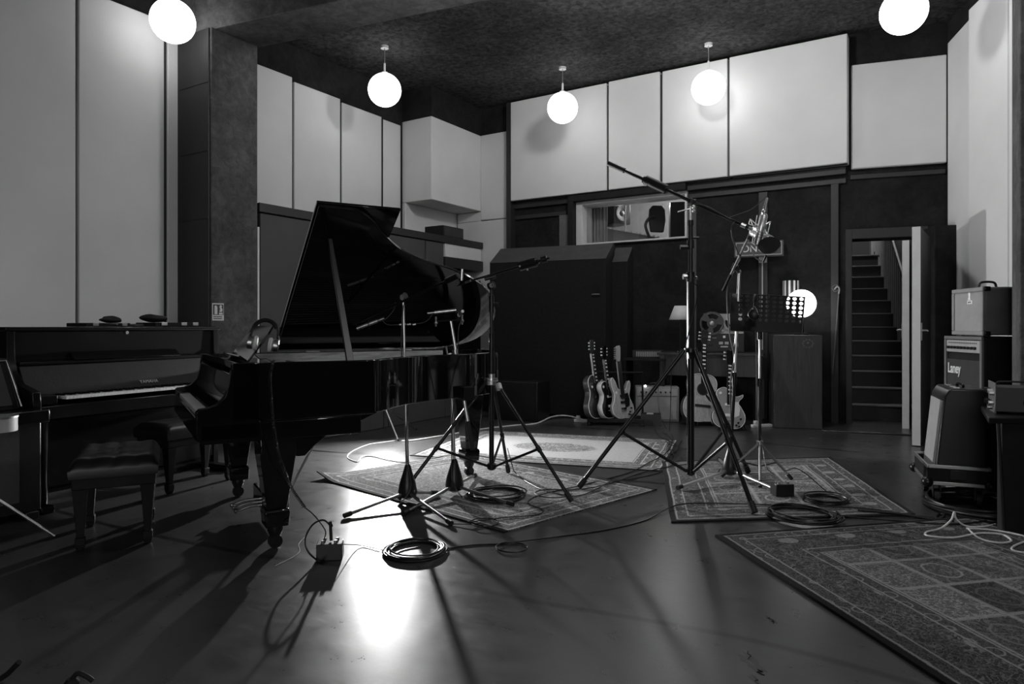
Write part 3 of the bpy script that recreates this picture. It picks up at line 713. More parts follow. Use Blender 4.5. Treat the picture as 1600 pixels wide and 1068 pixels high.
# things lying on top of it
def top(px, y=.15):           # point on the upright's lid below column px
    t = (px-800)/FP; o = Vector(uq); n = Vector((-DU.y, DU.x, 0))
    # solve for s along DU with offset y into the wall
    best = min((abs(((P-Vector((0, 0, 0))).dot(RGT))/(P.dot(FWD))-t), P) for P in (o+DU*s*.005+n*y for s in range(0, 360)))
    return best[1]
ur = TH+math.atan2(.891, .454)
t = thing('flight_case', 'open slim black case with bright latches on top of the upright piano, left one', 'case', top(155)+Vector((0, 0, 1.199)), ur)
MB().box((-.17, -.12, 0), (.17, .12, .028)).build('case_tray', 'black_matte', t, .004)
for x in (-.1, .12): MB().box((x-.02, -.127, .006), (x+.02, -.12, .028)).build('latch', 'steel', t, .002)
MB().tube(crom([(-.05, -.125, .012), (-.04, -.15, .02), (.04, -.15, .02), (.05, -.125, .012)], 5), .005).build('handle', 'black_satin', t)
t = thing('flight_case', 'slim black case with bright latches at the right end of the upright piano top', 'case', top(262)+Vector((0, 0, 1.199)), ur)
MB().box((-.20, -.12, 0), (.20, .12, .034)).build('case_tray', 'black_matte', t, .004)
for x in (-.12, .17, .06): MB().box((x-.025, -.127, .01), (x+.025, -.12, .036)).build('latch', 'chrome', t, .002)
def lump(cx, w, hgt, d, seed):
    rnd = random.Random(seed); m = MB(); m.sphere((0, 0, hgt*.5), 1, 20, (w/2, d/2, hgt/2))
    m.v = [(x+.05*noise.noise((x*14+seed, y*14, z*14)), y+.03*noise.noise((x*14, y*14+seed, z*14)), max(0, z*(1+.5*noise.noise((x*8, y*8, seed))))) for x, y, z in m.v]
    return m
solo('cloth_pouch', lump(0, .17, .05, .13, 3), 'black_matte', 'small crumpled black pouch lying beside the left case on the upright piano', 'pouch', loc=top(172, .20)+Vector((0, 0, 1.228)), rz=ur)
solo('cloth_pouch', lump(0, .20, .062, .14, 8), 'black_matte', 'larger crumpled black pouch lying left of the right case on the upright piano', 'pouch', loc=top(240, .17)+Vector((0, 0, 1.234)), rz=ur)
solo('folded_cable_bundle', MB().tube(crom([(.09*math.cos(a)*(1+.15*math.sin(3*a)), .05*math.sin(a), .012+.006*math.sin(a*1.5)) for a in [k*.5 for k in range(38)]], 3), .006), 'black_satin', 'small bundle of black cable lying between the two cases on the upright piano', 'cable', loc=top(208, .12)+Vector((0, 0, 1.198)), rz=ur)

# ================================================================== ORGAN at the far left, benches
oq = C(-2.97, 4.36); ol = 1.2
og = thing('reed_organ', 'dark keyboard organ with grey cloth panels cut off by the left frame edge', 'organ', oq-DU*.0, ur)
# local x from -ol..0
MB().box((-ol, .0, .05), (0, .27, .60)).build('case', 'black_satin', og, .006)
MB().box((-ol+.05, -.008, .12), (-.13, .0, .56)).build('cloth_panel', 'grey_cloth', og)
MB().box((-ol, -.06, .60), (.02, .28, .68)).build('key_shelf', 'old_polish', og, .006)
mb_ = MB(); mb_.add([(-ol, .10, .68), (-.04, .10, .68), (-.04, .27, .68), (-ol, .27, .68), (-ol, .20, 1.0), (-.09, .20, 1.0), (-.09, .25, 1.0), (-ol, .25, 1.0)], F8)
bk_ = mb_.build('back_panel', 'old_polish', og, .006)
cp = MB(); cp.add([(-ol+.05, .105, .71), (-.11, .105, .71), (-.11, .12, .71), (-ol+.05, .12, .71), (-ol+.05, .185, .965), (-.14, .185, .965), (-.14, .20, .965), (-ol+.05, .20, .965)], F8); cp.build('cloth_insert', 'grey_cloth', bk_)
MB().tube([(-.065, .095, .70), (-.105, .19, .985), (-ol, .19, .985)], .006).build('trim', 'steel', bk_)
for x in (-.06, -ol+.08): MB().box((x-.04, -.02, 0), (x+.04, .25, .05)).build('foot', 'black_satin', og, .006)
def frame_quad(a, b): pass

def bench(name, label, loc, rz, lx, ly, hgt, tuft=True, leg_in=.05, lt=.035, cat='bench'):
    # lx along local x, ly along local y
    t = thing(name, label, cat, loc, rz)
    NX, NY = 26, 20; m = MB(); zt = hgt
    vs = []; fs = []
    for j in range(NY+1):
        for i in range(NX+1):
            u = i/NX; v = j/NY; x = (u-.5)*lx; y = (v-.5)*ly
            e = min(u, 1-u)*lx; f = min(v, 1-v)*ly; d = min(e, f)
            z = zt-.035*max(0, 1-d/.045)**2
            if tuft: z -= .016*(1-abs(math.sin(u*PI*4))**.5*1)*.6+.016*(1-abs(math.sin(v*PI*3))**.5)*.6
            vs.append((x, y, z))
    for j in range(NY):
        for i in range(NX): a = j*(NX+1)+i; fs.append((a, a+1, a+NX+2, a+NX+1))
    per = [i for i in range(NX+1)]+[(j+1)*(NX+1)-1 for j in range(1, NY+1)]+[NY*(NX+1)+i for i in range(NX-1, -1, -1)]+[j*(NX+1) for j in range(NY-1, 0, -1)]
    b0 = len(vs)
    for k in per: vs.append((vs[k][0]*1.02, vs[k][1]*1.02, zt-.07))
    b1 = len(vs)
    for k in per: vs.append((vs[k][0], vs[k][1], zt-.11))
    L = len(per)
    for i in range(L):
        j = (i+1) % L; fs.append((per[i], b0+i, b0+j, per[j])); fs.append((b0+i, b1+i, b1+j, b0+j))
    fs.append(tuple(b1+i for i in range(L-1, -1, -1)))
    m.add(vs, fs); cu_ = m.build('cushion', 'leather', t, ang=60)
    if tuft:
        for i in range(1, 4):
            for j in range(1, 3): MB().sphere(((i/4-.5)*lx, (j/3-.5)*ly, zt-.014), .009, 10, (1, 1, .6)).build('button', 'leather', cu_)
    MB().box((-lx/2+.012, -ly/2+.012, zt-.17), (lx/2-.012, ly/2-.012, zt-.11)).build('apron', 'black_matte', t, .006)
    for sx in (-1, 1):
        for sy in (-1, 1):
            x = sx*(lx/2-leg_in); y = sy*(ly/2-leg_in); m = MB()
            for z0, w0, z1, w1 in ((.07, .017, zt-.17, lt), (.0, .015, .03, .024), (.03, .024, .07, .024)):
                m.add([(x-w0, y-w0, z0), (x+w0, y-w0, z0), (x+w0, y+w0, z0), (x-w0, y+w0, z0), (x-w1, y-w1, z1), (x+w1, y-w1, z1), (x+w1, y+w1, z1), (x-w1, y+w1, z1)], F8)
            m.build('leg', 'black_matte', t, .004)
    return t
bench('piano_bench', 'black tufted leather piano bench in the left foreground before the grand piano', C(-2.28, 4.00), TH+math.atan2(.44, .9), .42, .60, .50)
bench('piano_bench', 'black smooth-topped piano bench pushed under the upright piano keyboard', C(-2.46, 5.25), TH+math.atan2(.891, .454), .62, .37, .50, False)
# drum stool / snare at the extreme left
t = thing('tom_drum', 'small pale drum on a folding stand at the extreme left edge', 'drum', C(-2.86, 3.83), TH)
MB().cyl((0, 0, .62), (0, 0, .70), .10, n=32).build('drum_shell', 'light_grey', t); MB().cyl((0, 0, .695), (0, 0, .705), .104, n=32).build('drum_hoop', 'chrome', t)
MB().cyl((0, 0, .2), (0, 0, .62), .01).build('stand_pole', 'steel', t)
for a in (20, 140, 260): MB().tube([(0, 0, .25), (.28*math.cos(R(a)), .28*math.sin(R(a)), .012)], .009).build('stand_leg', 'steel', t)

# ================================================================== HEADPHONES
def headphones(label, M, loc, cup='steel', pad='paper', flat=0):
    # local: band in the xz plane, ear cups at the bottom
    t = thing('headphones', label, 'headphones', loc)
    band = [(.070*math.cos(a), 0, .11+.075*math.sin(a)) for a in [PI*k/14 for k in range(15)]]
    band = [(.074, 0, .05)]+band+[(-.074, 0, .05)]
    m = MB(); m.tube([M@Vector(p) for p in band], .007, 8); hb = m.build('headband', 'black_satin', t)
    m = MB(); m.tube([M@Vector((p[0]*.93, 0, p[2]*.97+.0)) for p in band[3:-3]], .012, 8); m.build('headband_pad', 'black_matte', hb)
    for s in (-1, 1):
        m = MB(); m.lathe([(.030, 0), (.036, .008), (.036, .03), (.030, .034)], 24, M@TR(s*.050, 0, .04)@RM(s*R(90), 'Y')); c = m.build('ear_cup', cup, t)
        m = MB(); m.lathe([(.022, -.022), (.038, -.020), (.043, -.008), (.036, 0)], 24, M@TR(s*.050, 0, .04)@RM(s*R(90), 'Y')); m.build('ear_pad', pad, c)
        m = MB(); m.tube([M@Vector((s*.078, -.036, .035)), M@Vector((s*.083, -.02, .075)), M@Vector((s*.074, 0, .10)), M@Vector((s*.083, .02, .075)), M@Vector((s*.078, .036, .035))], .003, 6); m.build('yoke', 'steel', c)
    return t
# on the music desk
q = W(409, 541, 3.86)
Mh = TR(0, 0, -.025)@RM(TH+R(16), 'Z')@RM(R(-14), 'X')@RM(R(8), 'Y')
headphones('black headphones with pale pads hanging on the grand piano music desk', Mh, q)

# ================================================================== RUGS
RUGS = []
def rug(name, pts, mat, label, th=.009, lift=None):
    # pts: four floor corners (world), counter-clockwise; uv in metres
    a, b, c, d = [Vector((q.x, q.y, 0)) for q in pts]; N_ = 24
    w = ((b-a).length+(c-d).length)/2; h = ((d-a).length+(c-b).length)/2
    vs = []; uv = []; fs = []
    for j in range(N_+1):
        for i in range(N_+1):
            u = i/N_; v = j/N_; p = (a*(1-u)+b*u)*(1-v)+(d*(1-u)+c*u)*v
            ex = noise.noise((p.x*3, p.y*3, 1))*.006
            z = th+.001*noise.noise((p.x*5, p.y*5, 0))
            if lift: z += lift(u, v)
            vs.append((p.x+ex, p.y+ex, z)); uv.append((u*w, v*h))
    for j in range(N_):
        for i in range(N_): k = j*(N_+1)+i; fs.append((k, k+1, k+N_+2, k+N_+1))
    n0 = len(vs); vs += [(x, y, max(z-th, 0.0005)) for x, y, z in vs]; uv += uv[:]
    fs += [tuple(n0+i for i in f[::-1]) for f in fs[:]]
    per = list(range(N_))+[j*(N_+1)+N_ for j in range(N_)]+[N_*(N_+1)+i for i in range(N_, 0, -1)]+[j*(N_+1) for j in range(N_, 0, -1)]
    for i in range(len(per)): p, q = per[i], per[(i+1) % len(per)]; fs.append((q, p, n0+p, n0+q))
    cx = sum((q.x for q in (a, b, c, d)))/4; cy = sum((q.y for q in (a, b, c, d)))/4
    me = bpy.data.meshes.new(name); me.from_pydata([(x-cx, y-cy, z) for x, y, z in vs], [], fs); me.update()
    ul = me.uv_layers.new(name='UVMap')
    for l in me.loops: ul.data[l.index].uv = uv[l.vertex_index]
    me.materials.append(MATS[mat]); o = bpy.data.objects.new(name, me); COL.objects.link(o); o.location = (cx, cy, 0)
    RUGS.append(((a, b, c, d), th)); return tag(o, label, 'rug', None)
def rug_z(p):
    z = 0
    for (a, b, c, d), th in RUGS:
        q = [a, b, c, d]; ins = True; sg = 0
        for i in range(4):
            e = q[(i+1) % 4]-q[i]; f = Vector((p.x, p.y, 0))-q[i]; cr = e.x*f.y-e.y*f.x
            if sg == 0: sg = cr
            elif sg*cr < 0: ins = False
        if ins: z = max(z, th+.002)
    return z
mat_rug('rug_weave_a', 2.12, 1.52, .05, .13, .42, None, .33)
mat_rug('rug_weave_b', 2.3, 1.66, .06, .16, .50, None, .30, True)
mat_rug('rug_weave_c', 1.6, 1.92, .05, .12, .40, (.30, .34), .34)
mat_rug('rug_weave_d', 1.75, 3.0, .030, .085, .26, (.27, .33), .42)
A = [C(-1.55, 5.47), C(-.048, 4.02), C(1.068, 5.08), C(-.434, 6.53)]
rug('rug', A, 'rug_weave_a', 'patterned rug under the tail of the grand piano, one corner turned up', .010, lambda u, v: .05*max(0, 1-u*9)*max(0, 1-v*7))
B = [C(-.95, 6.42), C(1.27, 5.71), C(1.79, 7.28), C(-.4, 8.0)]
rug('rug', B, 'rug_weave_b', 'pale rug with a central medallion lying before the electric guitars', .007)
rug('rug', [C(.969, 4.22), C(2.56, 4.39), C(2.91, 6.32), C(1.325, 6.11)], 'rug_weave_c', 'panelled rug under the music stand and vocal microphones', .012)
o4 = C(1.16, 3.95); e1 = RGT*.977+FWD*.212; e2 = RGT*.17-FWD*.985
rug('rug', [o4+e2*3.0, o4+e2*3.0+e1*1.75, o4+e1*1.75, o4], 'rug_weave_d', 'large dark-bordered panelled rug in the right foreground', .013)

# ================================================================== STANDS
def P2(px, py, D): return W(px, py, D)
def fl(px, py, z=0): q = G(px, py, z); q.z = z+rug_z(q); return q
def part(par, name, mat, fn, **k):
    m = MB(); fn(m); return m.build(name, mat, par, world=True, **k)
def knob(par, p, d, r=.012, L=.03, mat='black_satin', name='clamp_knob'):
    part(par, name, mat, lambda m: m.cyl(p, Vector(p)+Vector(d).normalized()*L, r, n=10))
def cone_base(t, foot, ends, leg_mat, r=.0105):
    z0 = rug_z(foot)
    part(t, 'base_hub', 'black_satin', lambda m: m.lathe([(.020, .0), (.058, .02), (.066, .05), (.055, .11), (.030, .19), (.020, .225), (.014, .235)], 20, None, (foot.x, foot.y, z0+.015)))
    for e in ends:
        a = Vector((foot.x, foot.y, z0+.06)); b = Vector((e.x, e.y, rug_z(e)+.018)); d = (b-a).normalized()
        l = part(t, 'leg', leg_mat, lambda m: m.cyl(a+d*.05, b, r, n=12))
        part(l, 'leg_foot', 'rubber', lambda m: m.cyl(b-d*.04, b+d*.012, .016, n=12))
def mic_clamp(t, p, a, b):
    part(t, 'boom_clamp', 'black_satin', lambda m: (m.cyl(Vector(p)-a*.022, Vector(p)+a*.022, .026, n=16), m.cyl(Vector(p)-b*.03, Vector(p)+b*.03, .017, n=14)))
def small_mic(name, label, a, b, r=.0105, mat='mic_metal', clip=True):
    # slim pencil microphone from a (tail) to b (head)
    a = Vector(a); b = Vector(b); d = (b-a).normalized(); L = (b-a).length
    t = thing(name, label, 'microphone', a)
    part(t, 'body', mat, lambda m: m.cyl(a, a+d*L*.72, r, n=16))
    part(t, 'capsule', 'chrome', lambda m: (m.cyl(a+d*L*.74, b, r*1.1, n=16), m.cyl(a+d*L*.71, a+d*L*.75, r*.8, n=12)))
    part(t, 'connector', 'steel', lambda m: m.cyl(a-d*.05, a, r*.85, n=12))
    return t
# --- S1 chrome boom stand, nearest to the piano's bend
f1 = fl(637, 785); s1 = thing('microphone_stand', 'chrome boom stand with a cone base, standing half on the bare floor beside the piano', 'microphone stand', f1, 0)
cone_base(s1, f1, [G(540, 809), G(704, 821), fl(681, 776)], 'steel')
topz = W(630, 466, 4.71)
mid = f1.lerp(topz, .52)
part(s1, 'lower_tube', 'chrome', lambda m: m.cyl(Vector((f1.x, f1.y, .2)), mid, .0125, n=20))
part(s1, 'clutch', 'black_satin', lambda m: m.cyl(mid-Vector((0, 0, .04)), mid+Vector((0, 0, .05)), .018, n=16))
part(s1, 'upper_tube', 'chrome', lambda m: m.cyl(mid, topz, .0085, n=16))
ba, bb = W(551, 507, 4.95), W(716, 430, 4.45); bd = (bb-ba).normalized()
ob_ = part(s1, 'boom', 'dark_metal', lambda m: m.cyl(ba, bb, .008, n=12)); part(ob_, 'counterweight', 'black_satin', lambda m: m.cyl(bb-bd*.10, bb+bd*.0, .020, n=16))
part(ob_, 'boom_end', 'chrome', lambda m: m.cyl(W(721, 438, 4.45), W(722, 420, 4.45), .009, n=12))
mic_clamp(s1, topz+Vector((0, 0, .01)), bd, FWD); knob(s1, topz, -FWD, .014, .05)
m1 = small_mic('pencil_microphone', 'slim silver microphone pointing down into the piano at the boom end', W(590, 501, 4.85), W(558, 513, 4.85), .013)
part(m1, 'shock_mount', 'black_satin', lambda m: [m.tube([W(574, 507, 4.85)+Vector((0, 0, .03*math.cos(a)))+RGT*.012+FWD*.03*math.sin(a) for a in [PI*k/8 for k in range(16)]], .003, 5, True), m.cyl(W(574, 510, 4.85), ba, .005)])
# --- S2 chrome stand with slanting arm and stereo bar
f2 = fl(710, 774); s2 = thing('microphone_stand', 'chrome boom stand with a stereo bar, cone base on the rug by the piano tail', 'microphone stand', f2)
cone_base(s2, f2, [G(632, 805), fl(800, 794), fl(742, 748)], 'steel')
t2 = W(704, 556, 4.89); md2 = W(706, 580, 4.89)
part(s2, 'lower_tube', 'chrome', lambda m: m.cyl(Vector((f2.x, f2.y, .2)), f2.lerp(t2, .88), .012, n=20)); part(s2, 'clutch', 'chrome', lambda m: m.cyl(f2.lerp(t2, .80), f2.lerp(t2, .86), .016, n=16))
part(s2, 'upper_tube', 'steel', lambda m: m.cyl(f2.lerp(t2, .86), t2, .009, n=16))
sa, sb_ = W(704, 500, 4.84), W(738, 700, 4.80); sd = (sb_-sa).normalized()
pv = W(712, 553, 4.83)
ob_ = part(s2, 'boom', 'chrome', lambda m: m.cyl(sa, sb_, .0105, .0125, n=16)); part(ob_, 'boom_grip', 'rubber', lambda m: m.cyl(sb_-sd*.19, sb_+sd*.01, .016, n=16))
part(s2, 'boom_clamp', 'steel', lambda m: (m.cyl(t2-FWD*.03+RGT*.0, t2+FWD*.03, .022, n=16), m.cyl(t2, pv, .016, n=14), m.cyl(pv-sd*.03, pv+sd*.03, .019, n=16)))
knob(s2, t2-RGT*.02, Vector((0, 0, 1))-RGT*.2, .007, .07, 'steel', 'clamp_lever')
br = W(690, 500, 4.83); b1, b2 = W(681, 502, 4.83), W(722, 499, 4.83)
sbar = part(s2, 'stereo_bar', 'black_satin', lambda m: m.cyl(b1, b2, .005, n=10))
for q in (b1, b2): part(sbar, 'bar_screw', 'steel', lambda m: (m.cyl(q-Vector((0, 0, .035)), q+Vector((0, 0, .035)), .007, n=10), m.sphere(tuple(q-Vector((0, 0, .01))), .014, 10)))
small_mic('pencil_microphone', 'slim chrome microphone lying level on the stereo bar', W(679, 488, 4.83), W(713, 484, 4.83), .011)
small_mic('pencil_microphone', 'slim dark microphone pointing back into the piano on the stereo bar', W(722, 487, 4.72), W(717, 492, 4.98), .012, 'dark_metal')
# --- heavy tripod stands
def tripod(t, axis, hubz, lowz, feet, r_leg, r_pole, zc, mat='black_metal', hub_mat='steel', brace_f=.42):
    hub = Vector((axis.x, axis.y, hubz)); low = Vector((axis.x, axis.y, lowz))
    part(t, 'hub', hub_mat, lambda m: (m.lathe([(.03, -.02), (.05, -.015), (.05, .012), (.026, .02), (.024, .06)], 18, None, tuple(hub))))
    part(t, 'lower_collar', mat, lambda m: m.lathe([(.018, -.03), (.032, -.02), (.032, .015), (r_pole, .02)], 18, None, tuple(low)))
    part(t, 'center_column', mat, lambda m: m.cyl(low, Vector((axis.x, axis.y, zc)), r_pole, n=20))
    for f in feet:
        b = Vector((f.x, f.y, rug_z(f)+.02)); h_ = (Vector((b.x, b.y, 0))-Vector((axis.x, axis.y, 0))).normalized(); a = hub+h_*.045; d = (b-a).normalized()
        l = part(t, 'leg', mat, lambda m: m.cyl(a, b, r_leg, n=14)); part(l, 'leg_foot', 'rubber', lambda m: m.cyl(b-d*.06, b+d*.012, r_leg*1.5, n=14))
        k = a.lerp(b, 1-brace_f); part(l, 'brace', mat, lambda m: (m.cyl(low+h_*.03, k, r_leg*.75, n=10), m.cyl(k-d*.02, k+d*.02, r_leg*1.35, n=12)))
f3 = C(-.147, 4.97); s3 = thing('microphone_stand', 'black tripod boom stand at the piano tail with wide spread legs', 'microphone stand', Vector((f3.x, f3.y, 0)))
tripod(s3, f3, .80, .20, [fl(624, 784), fl(892, 788), fl(794, 741)], .0125, .018, 1.15)
k3 = W(768, 446, 4.97)
part(s3, 'upper_tube', 'dark_metal', lambda m: m.cyl(Vector((f3.x, f3.y, 1.13)), k3, .012, n=16)); part(s3, 'clutch', 'black_satin', lambda m: m.cyl(Vector((f3.x, f3.y, 1.30)), Vector((f3.x, f3.y, 1.42)), .019, n=16))
knob(s3, Vector((f3.x, f3.y, 1.36)), RGT, .016, .05); knob(s3, Vector((f3.x, f3.y, .79))+RGT*.05-FWD*.03, Vector((.3, -.2, -.5)), .02, .045, 'white_paint')
part(s3, 'band', 'chrome', lambda m: m.cyl(Vector((f3.x, f3.y, .815)), Vector((f3.x, f3.y, .83)), .045, n=20))
c0_, c1_ = W(688, 452, 5.2), W(858, 403, 4.80); cd = (c1_-c0_).normalized()
ob_ = part(s3, 'boom', 'dark_metal', lambda m: m.cyl(c0_, c1_, .008, n=12))
part(ob_, 'boom_sleeve', 'black_satin', lambda m: m.cyl(W(757, 436, 4.97), W(775, 431, 4.97), .014, n=14))
part(ob_, 'counterweight', 'black_satin', lambda m: (m.cyl(W(812, 416, 4.9), W(838, 409, 4.85), .034, n=24), m.cyl(W(846, 406, 4.83), W(854, 404, 4.82), .024, n=20), m.cyl(W(838, 409, 4.85), W(842, 408, 4.84), .018, n=16)))
part(ob_, 'thumb_screw', 'chrome', lambda m: (m.sphere(tuple(W(824, 421, 4.83)), .008, 10), m.sphere(tuple(W(812, 416, 4.83)), .008, 10)))
mic_clamp(s3, k3, cd, FWD)
small_mic('pencil_microphone', 'slim microphone on the black tripod boom over the piano tail', W(727, 441, 5.08), W(688, 455, 5.2), .010, 'dark_metal')
# --- S4 tall studio boom stand
f4 = C(1.297, 5.02); s4 = thing('studio_boom_stand', 'very tall heavy black studio boom stand in the middle of the room', 'microphone stand', Vector((f4.x, f4.y, 0)))
tripod(s4, f4, 1.03, .15, [fl(906, 765), fl(1178, 806), fl(1168, 741)], .0155, .026, 1.50, hub_mat='black_metal', brace_f=.40)
def z4(y): return 1.2+(510-y)/FP*5.02
A4 = lambda y: Vector((f4.x, f4.y, z4(y)))
part(s4, 'middle_tube', 'chrome', lambda m: m.cyl(A4(560), A4(432), .027, n=24)); part(s4, 'pole_cover', 'black_metal', lambda m: m.box((-.0205, -.03, z4(560)), (.0205, .03, z4(432)), TR(f4.x, f4.y, 0)@RM(TH, 'Z')))
part(s4, 'upper_tube', 'dark_metal', lambda m: m.cyl(A4(440), A4(352), .017, n=20)); part(s4, 'top_tube', 'chrome', lambda m: m.cyl(A4(355), A4(322), .011, n=16))
part(s4, 'clutch', 'black_satin', lambda m: (m.cyl(A4(440), A4(425), .032, n=20), m.cyl(A4(388), A4(375), .028, n=18), m.cyl(A4(352), A4(344), .022, n=18)))
knob(s4, A4(432)-FWD*.0, -RGT, .020, .055, 'steel'); knob(s4, A4(386), -RGT, .018, .075); knob(s4, A4(371), RGT, .010, .06); knob(s4, A4(434)+RGT*.02, RGT-FWD, .012, .03, 'chrome')
d0, d1 = W(951, 255, 5.35), W(1170, 356, 4.78); dd = (d1-d0).normalized(); kp = W(1081, 316, 5.02)
ob_ = part(s4, 'boom', 'dark_metal', lambda m: (m.cyl(W(975, 266, 5.28), W(1120, 333, 4.92), .013, n=16), m.cyl(W(1110, 328.5, 4.94), d1, .010, n=16)))
part(ob_, 'boom_grip', 'rubber', lambda m: m.cyl(d0, W(976, 266.5, 5.28), .020, n=18)); part(ob_, 'counterweight', 'black_satin', lambda m: (m.cyl(W(1009, 281, 5.2), W(1041, 296, 5.12), .036, n=24), m.cyl(W(1005, 280, 5.21), W(1010, 282, 5.2), .026, n=18)))
part(ob_, 'counterweight_screw', 'chrome', lambda m: m.sphere(tuple(W(1010, 289, 5.15)), .010, 10))
mic_clamp(s4, kp, dd, FWD)
part(s4, 'clamp_bolts', 'chrome', lambda m: (m.sphere(tuple(W(1084, 323, 4.97)), .015, 12), m.sphere(tuple(W(1084, 329, 4.97)), .013, 12)))
knob(s4, W(1078, 326, 5.0), Vector(RGT)*-1+Vector((0, 0, -.25)), .005, .09, 'steel', 'clamp_lever')
part(ob_, 'boom_tip', 'chrome', lambda m: (m.cyl(W(1158, 350.5, 4.8), W(1165, 353.6, 4.79), .016, n=16), m.cyl(d1, d1+dd*.03, .013, n=14)))
# large side-address microphone hanging from a cradle at the boom tip
def big_mic(name, label, a, b, r, body='mic_metal', grille=.45):
    a = Vector(a); b = Vector(b); L = (b-a).length; t = thing(name, label, 'microphone', a)
    x, y, d = basis(b-a); M = Matrix(((x.x, y.x, d.x, a.x), (x.y, y.y, d.y, a.y), (x.z, y.z, d.z, a.z), (0, 0, 0, 1)))
    part(t, 'body', body, lambda m: m.lathe([(r*.55, -.012), (r*.9, 0), (r, .006), (r, L*(1-grille)), (r*.94, L*(1-grille)+.003)], 28, M))
    part(t, 'grille', 'steel', lambda m: m.lathe([(r*.93, L*(1-grille)+.003), (r*.95, L*.9), (r*.85, L*.97), (r*.5, L), (.001, L)], 28, M))
    for k in range(4):
        z = L*(1-grille)+.01+k*(L*grille*.8)/4
        part(t, 'grille_band', 'chrome', lambda m: m.lathe([(r*.98, z), (r*.99, z+.002), (r*.98, z+.004)], 28, M))
    return t, M
bm1, _ = big_mic('condenser_microphone', 'large silver condenser microphone hanging upside down in a star-shaped cradle', W(1194, 336, 4.80), W(1182, 384, 4.80), .027)
part(bm1, 'connector', 'steel', lambda m: (m.cyl(W(1194, 336, 4.8), W(1196, 322, 4.8), .014, n=16), m.sphere(tuple(W(1194, 331, 4.8)), .020, 16)))
part(bm1, 'plug', 'chrome', lambda m: m.cyl(W(1196, 321, 4.8), W(1199, 309, 4.8), .0095, n=14))
def cradle(t, pts, r=.0035):
    part(t, 'shock_mount', 'mic_metal', lambda m: [m.cyl(a, b, r, n=8) for a, b in pts])
c = lambda x, y, D=4.80: W(x, y, D)
cradle(bm1, [(c(1172, 342), c(1178, 356)), (c(1172, 342), c(1170, 350)), (c(1170, 350), c(1186, 354, 4.74)), (c(1172, 342), c(1184, 352, 4.84)), (c(1204, 346), c(1192, 354, 4.74)), (c(1204, 346), c(1199, 366)),
             (c(1199, 366), c(1192, 352, 4.84)), (c(1204, 346), c(1186, 356)), (c(1175, 380), c(1184, 383)), (c(1175, 380), c(1178, 362)), (c(1183, 336), c(1180, 352)), (c(1188, 336), c(1184, 352))])
# --- S5 chrome stand with second vocal microphone and pop screen
f5 = fl(1141, 748); s5 = thing('microphone_stand', 'chrome boom stand, cone base on panelled rug, right of the tall studio stand', 'microphone stand', f5)
cone_base(s5, f5, [fl(1060, 768), fl(1214, 772), fl(1123, 722)], 'chrome', .011)
t5 = W(1155, 424, 5.40); m5 = f5.lerp(t5, .45)
part(s5, 'lower_tube', 'dark_metal', lambda m: m.cyl(Vector((f5.x, f5.y, .2)), m5, .014, n=20)); part(s5, 'clutch', 'black_satin', lambda m: m.cyl(m5, m5+Vector((0, 0, .10)), .019, n=16))
part(s5, 'upper_tube', 'chrome', lambda m: m.cyl(m5, t5, .0125, n=20)); part(s5, 'tube_end', 'chrome', lambda m: m.sphere(tuple(t5), .016, 12))
e0, e1_ = W(1130, 454, 5.45), W(1169, 372, 5.20); ed = (e1_-e0).normalized()
ob_ = part(s5, 'boom', 'chrome', lambda m: m.cyl(e0.lerp(e1_, .3), e1_, .010, n=16)); part(ob_, 'boom_grip', 'black_satin', lambda m: m.cyl(e0, e0.lerp(e1_, .32), .013, n=14))
part(s5, 'boom_clamp', 'black_satin', lambda m: (m.cyl(t5+Vector((0, 0, -.01)), W(1148, 415, 5.4), .016, n=14), m.cyl(W(1146, 421, 5.4), W(1150, 412, 5.4), .022, n=16)))
part(s5, 'swivel', 'black_satin', lambda m: (m.cyl(e1_, W(1174, 360, 5.1), .012, n=12), m.sphere(tuple(W(1173, 366, 5.12)), .018, 12)))
bm2, _ = big_mic('condenser_microphone', 'thick silver cylinder microphone slanting down to the right at the boom end', W(1176, 361, 5.08), W(1208, 378, 4.92), .036, grille=.62)
# pop screen
ps = thing('pop_screen', 'round black mesh pop screen in front of the ON AIR sign', 'pop screen', W(1202, 385, 4.72))
pc = W(1202, 383, 4.72); nrm = (RGT*-.35-FWD*.75+Vector((0, 0, .55))).normalized(); x_, y_, _ = basis(nrm)
part(ps, 'hoop', 'black_satin', lambda m: m.tube([pc+x_*.072*math.cos(a)+y_*.072*math.sin(a) for a in [2*PI*k/28 for k in range(28)]], .0035, 6, True))
part(ps, 'mesh_disc', 'black_matte', lambda m: m.cyl(pc-nrm*.001, pc+nrm*.001, .071, n=28))
part(ps, 'bracket', 'black_satin', lambda m: (m.cyl(W(1197, 399, 4.72), W(1192, 409, 4.76), .008, n=10), m.tube(crom([W(1192, 409, 4.76), W(1180, 402, 4.85), W(1174, 388, 5.0), W(1170, 374, 5.15)], 6), .004, 6)))
